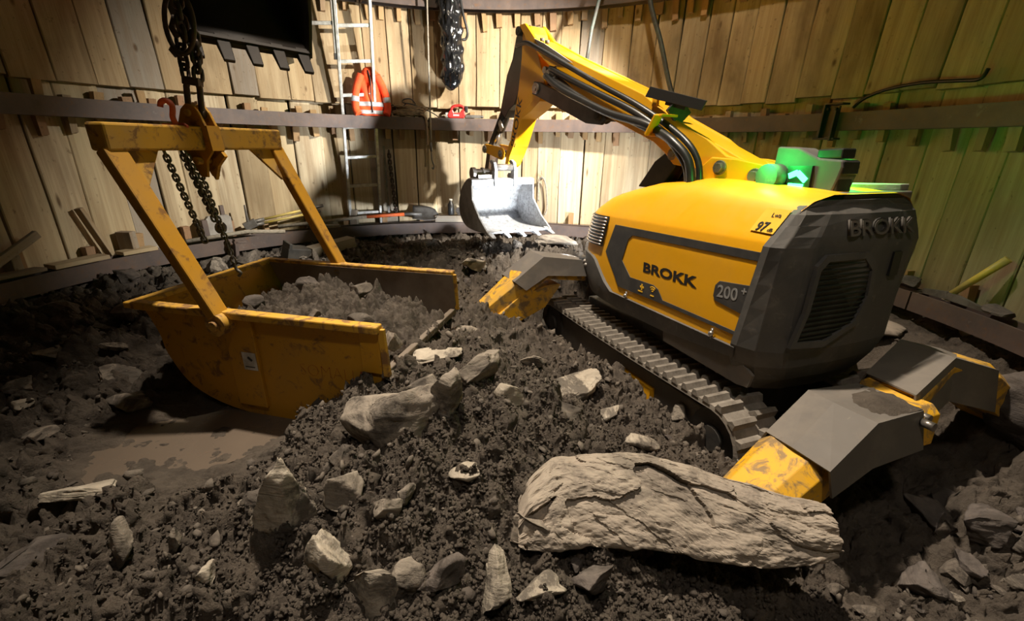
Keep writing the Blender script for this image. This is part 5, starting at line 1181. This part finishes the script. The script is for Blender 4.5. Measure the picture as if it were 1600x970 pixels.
m = MB(); m.bar(ja + Vector((-.03, -.02, -.02)), ja + Vector((.05, .04, .02)), .05, .07); m.bar(ja + Vector((.0, 0, .02)), ja + Vector((-.005, 0, .18)), .016, .03, (0, 1, 0), .010, .012); m.build('jaw', TOOLG, tg, bevel=.003)
b = MB(); b.tube([pol(2.82, -60, LT+.03), pol(2.81, -50, LT+.045), pol(2.80, -43.5, LT+.01)], .018, 10); tag(b.build('steel_bar', ROPE), 'pale bar lying on the lower ring before the square steel plate', 'bar')
b = MB(); b.box((0, 0, .012), (.30, .09, .024)); o = b.build('board', PALE, bevel=.003); o.location = pol(2.86, -35.6, LT); o.rotation_euler = (0, .04, R(35)); tag(o, 'flat grey board on the lower ring left of the ladder foot', 'board')
b = MB(); b.box((0, 0, .03), (.05, .05, .06)); b.box((.06, 0, .05), (.04, .04, .10)); b.box((.03, .0, .02), (.14, .06, .03)); o = b.build('clamp', DARKM, bevel=.003); o.location = pol(2.86, -38, LT); o.rotation_euler = (0, 0, R(38)); tag(o, 'dark steel clamp on the lower ring beside the flat grey board', 'clamp')
timber('timber_block', pol(2.93, -29.2, LT), pol(2.93, -29.2, LT+.15), .07, .06, WOODG, 'small grey timber block behind the ladder rails', (0, 1, 0))
# offcut and steel block on the floor
timber('timber_offcut', (-1.88, 4.02, -.02), (-1.60, 4.36, .02), .14, .09, WOODG, 'grey timber offcut lying on the far floor behind the skip')
b = MB(); b.box((0, 0, .05), (.20, .16, .12)); b.box((-.08, 0, .12), (.03, .16, .06)); o = b.build('steel_block', DARKM, bevel=.005); o.location = (-1.97, 3.93, -.06); o.rotation_euler = (.1, .2, .8); tag(o, 'dark steel block at the end of the grey timber offcut', 'block')
b = MB(); b.box((0, 0, .10), (.03, .05, .30)); b.box((.03, 0, .22), (.10, .05, .02)); o = b.build('steel_bracket', STEEL, bevel=.003); o.location = pol(2.72, -53.5, -.12); o.rotation_euler = (0, .1, R(53)); tag(o, 'small steel bracket standing against the lower ring joint', 'bracket')
# pick on the right ledge
pk = tag(empty('pickaxe', (0, 0, 0)), 'yellow handled pickaxe leaning on the lining above the right end of the lower ring', 'pickaxe')
m = MB(); m.tube([pol(2.84, 84.9, LT+.05), pol(2.93, 87.6, LT+.29)], .018, 10, r2=.022); m.build('handle', TOOLY, pk)
m = MB(); m.bar(pol(2.85, 81.6, LT+.015), pol(2.84, 84.7, LT+.035), .018, .03, (0, 0, 1), .035, .045); m.bar(pol(2.84, 84.7, LT+.035), pol(2.83, 89.6, LT+.02), .035, .045, (0, 0, 1), .012, .016); m.build('head', TOOLG, pk)
for i, (dg, s_) in enumerate(((77.5, .10), (79.5, .14), (84.8, .09), (90, .12), (74.5, .09))):
    o = bpy.data.objects.new('stone', rock_mesh(420+i, (s_*1.4, s_, s_*.6), 3, mat=[ROCKG, ROCKD][i % 2])); COL.objects.link(o); o.location = pol(2.87, dg, LT+s_*.26); o.rotation_euler = (0, 0, dg); tag(o, ['grey stone on the lower ring nearest the rear guard but one', 'largest dark stone on the lower ring, left of the pickaxe head', 'grey stone on the lower ring at the foot of the pickaxe handle', 'dark stone on the lower ring at the right edge past the pickaxe', 'grey stone on the lower ring nearest the rear guard'][i], 'stone', 'stones on the lower ring')
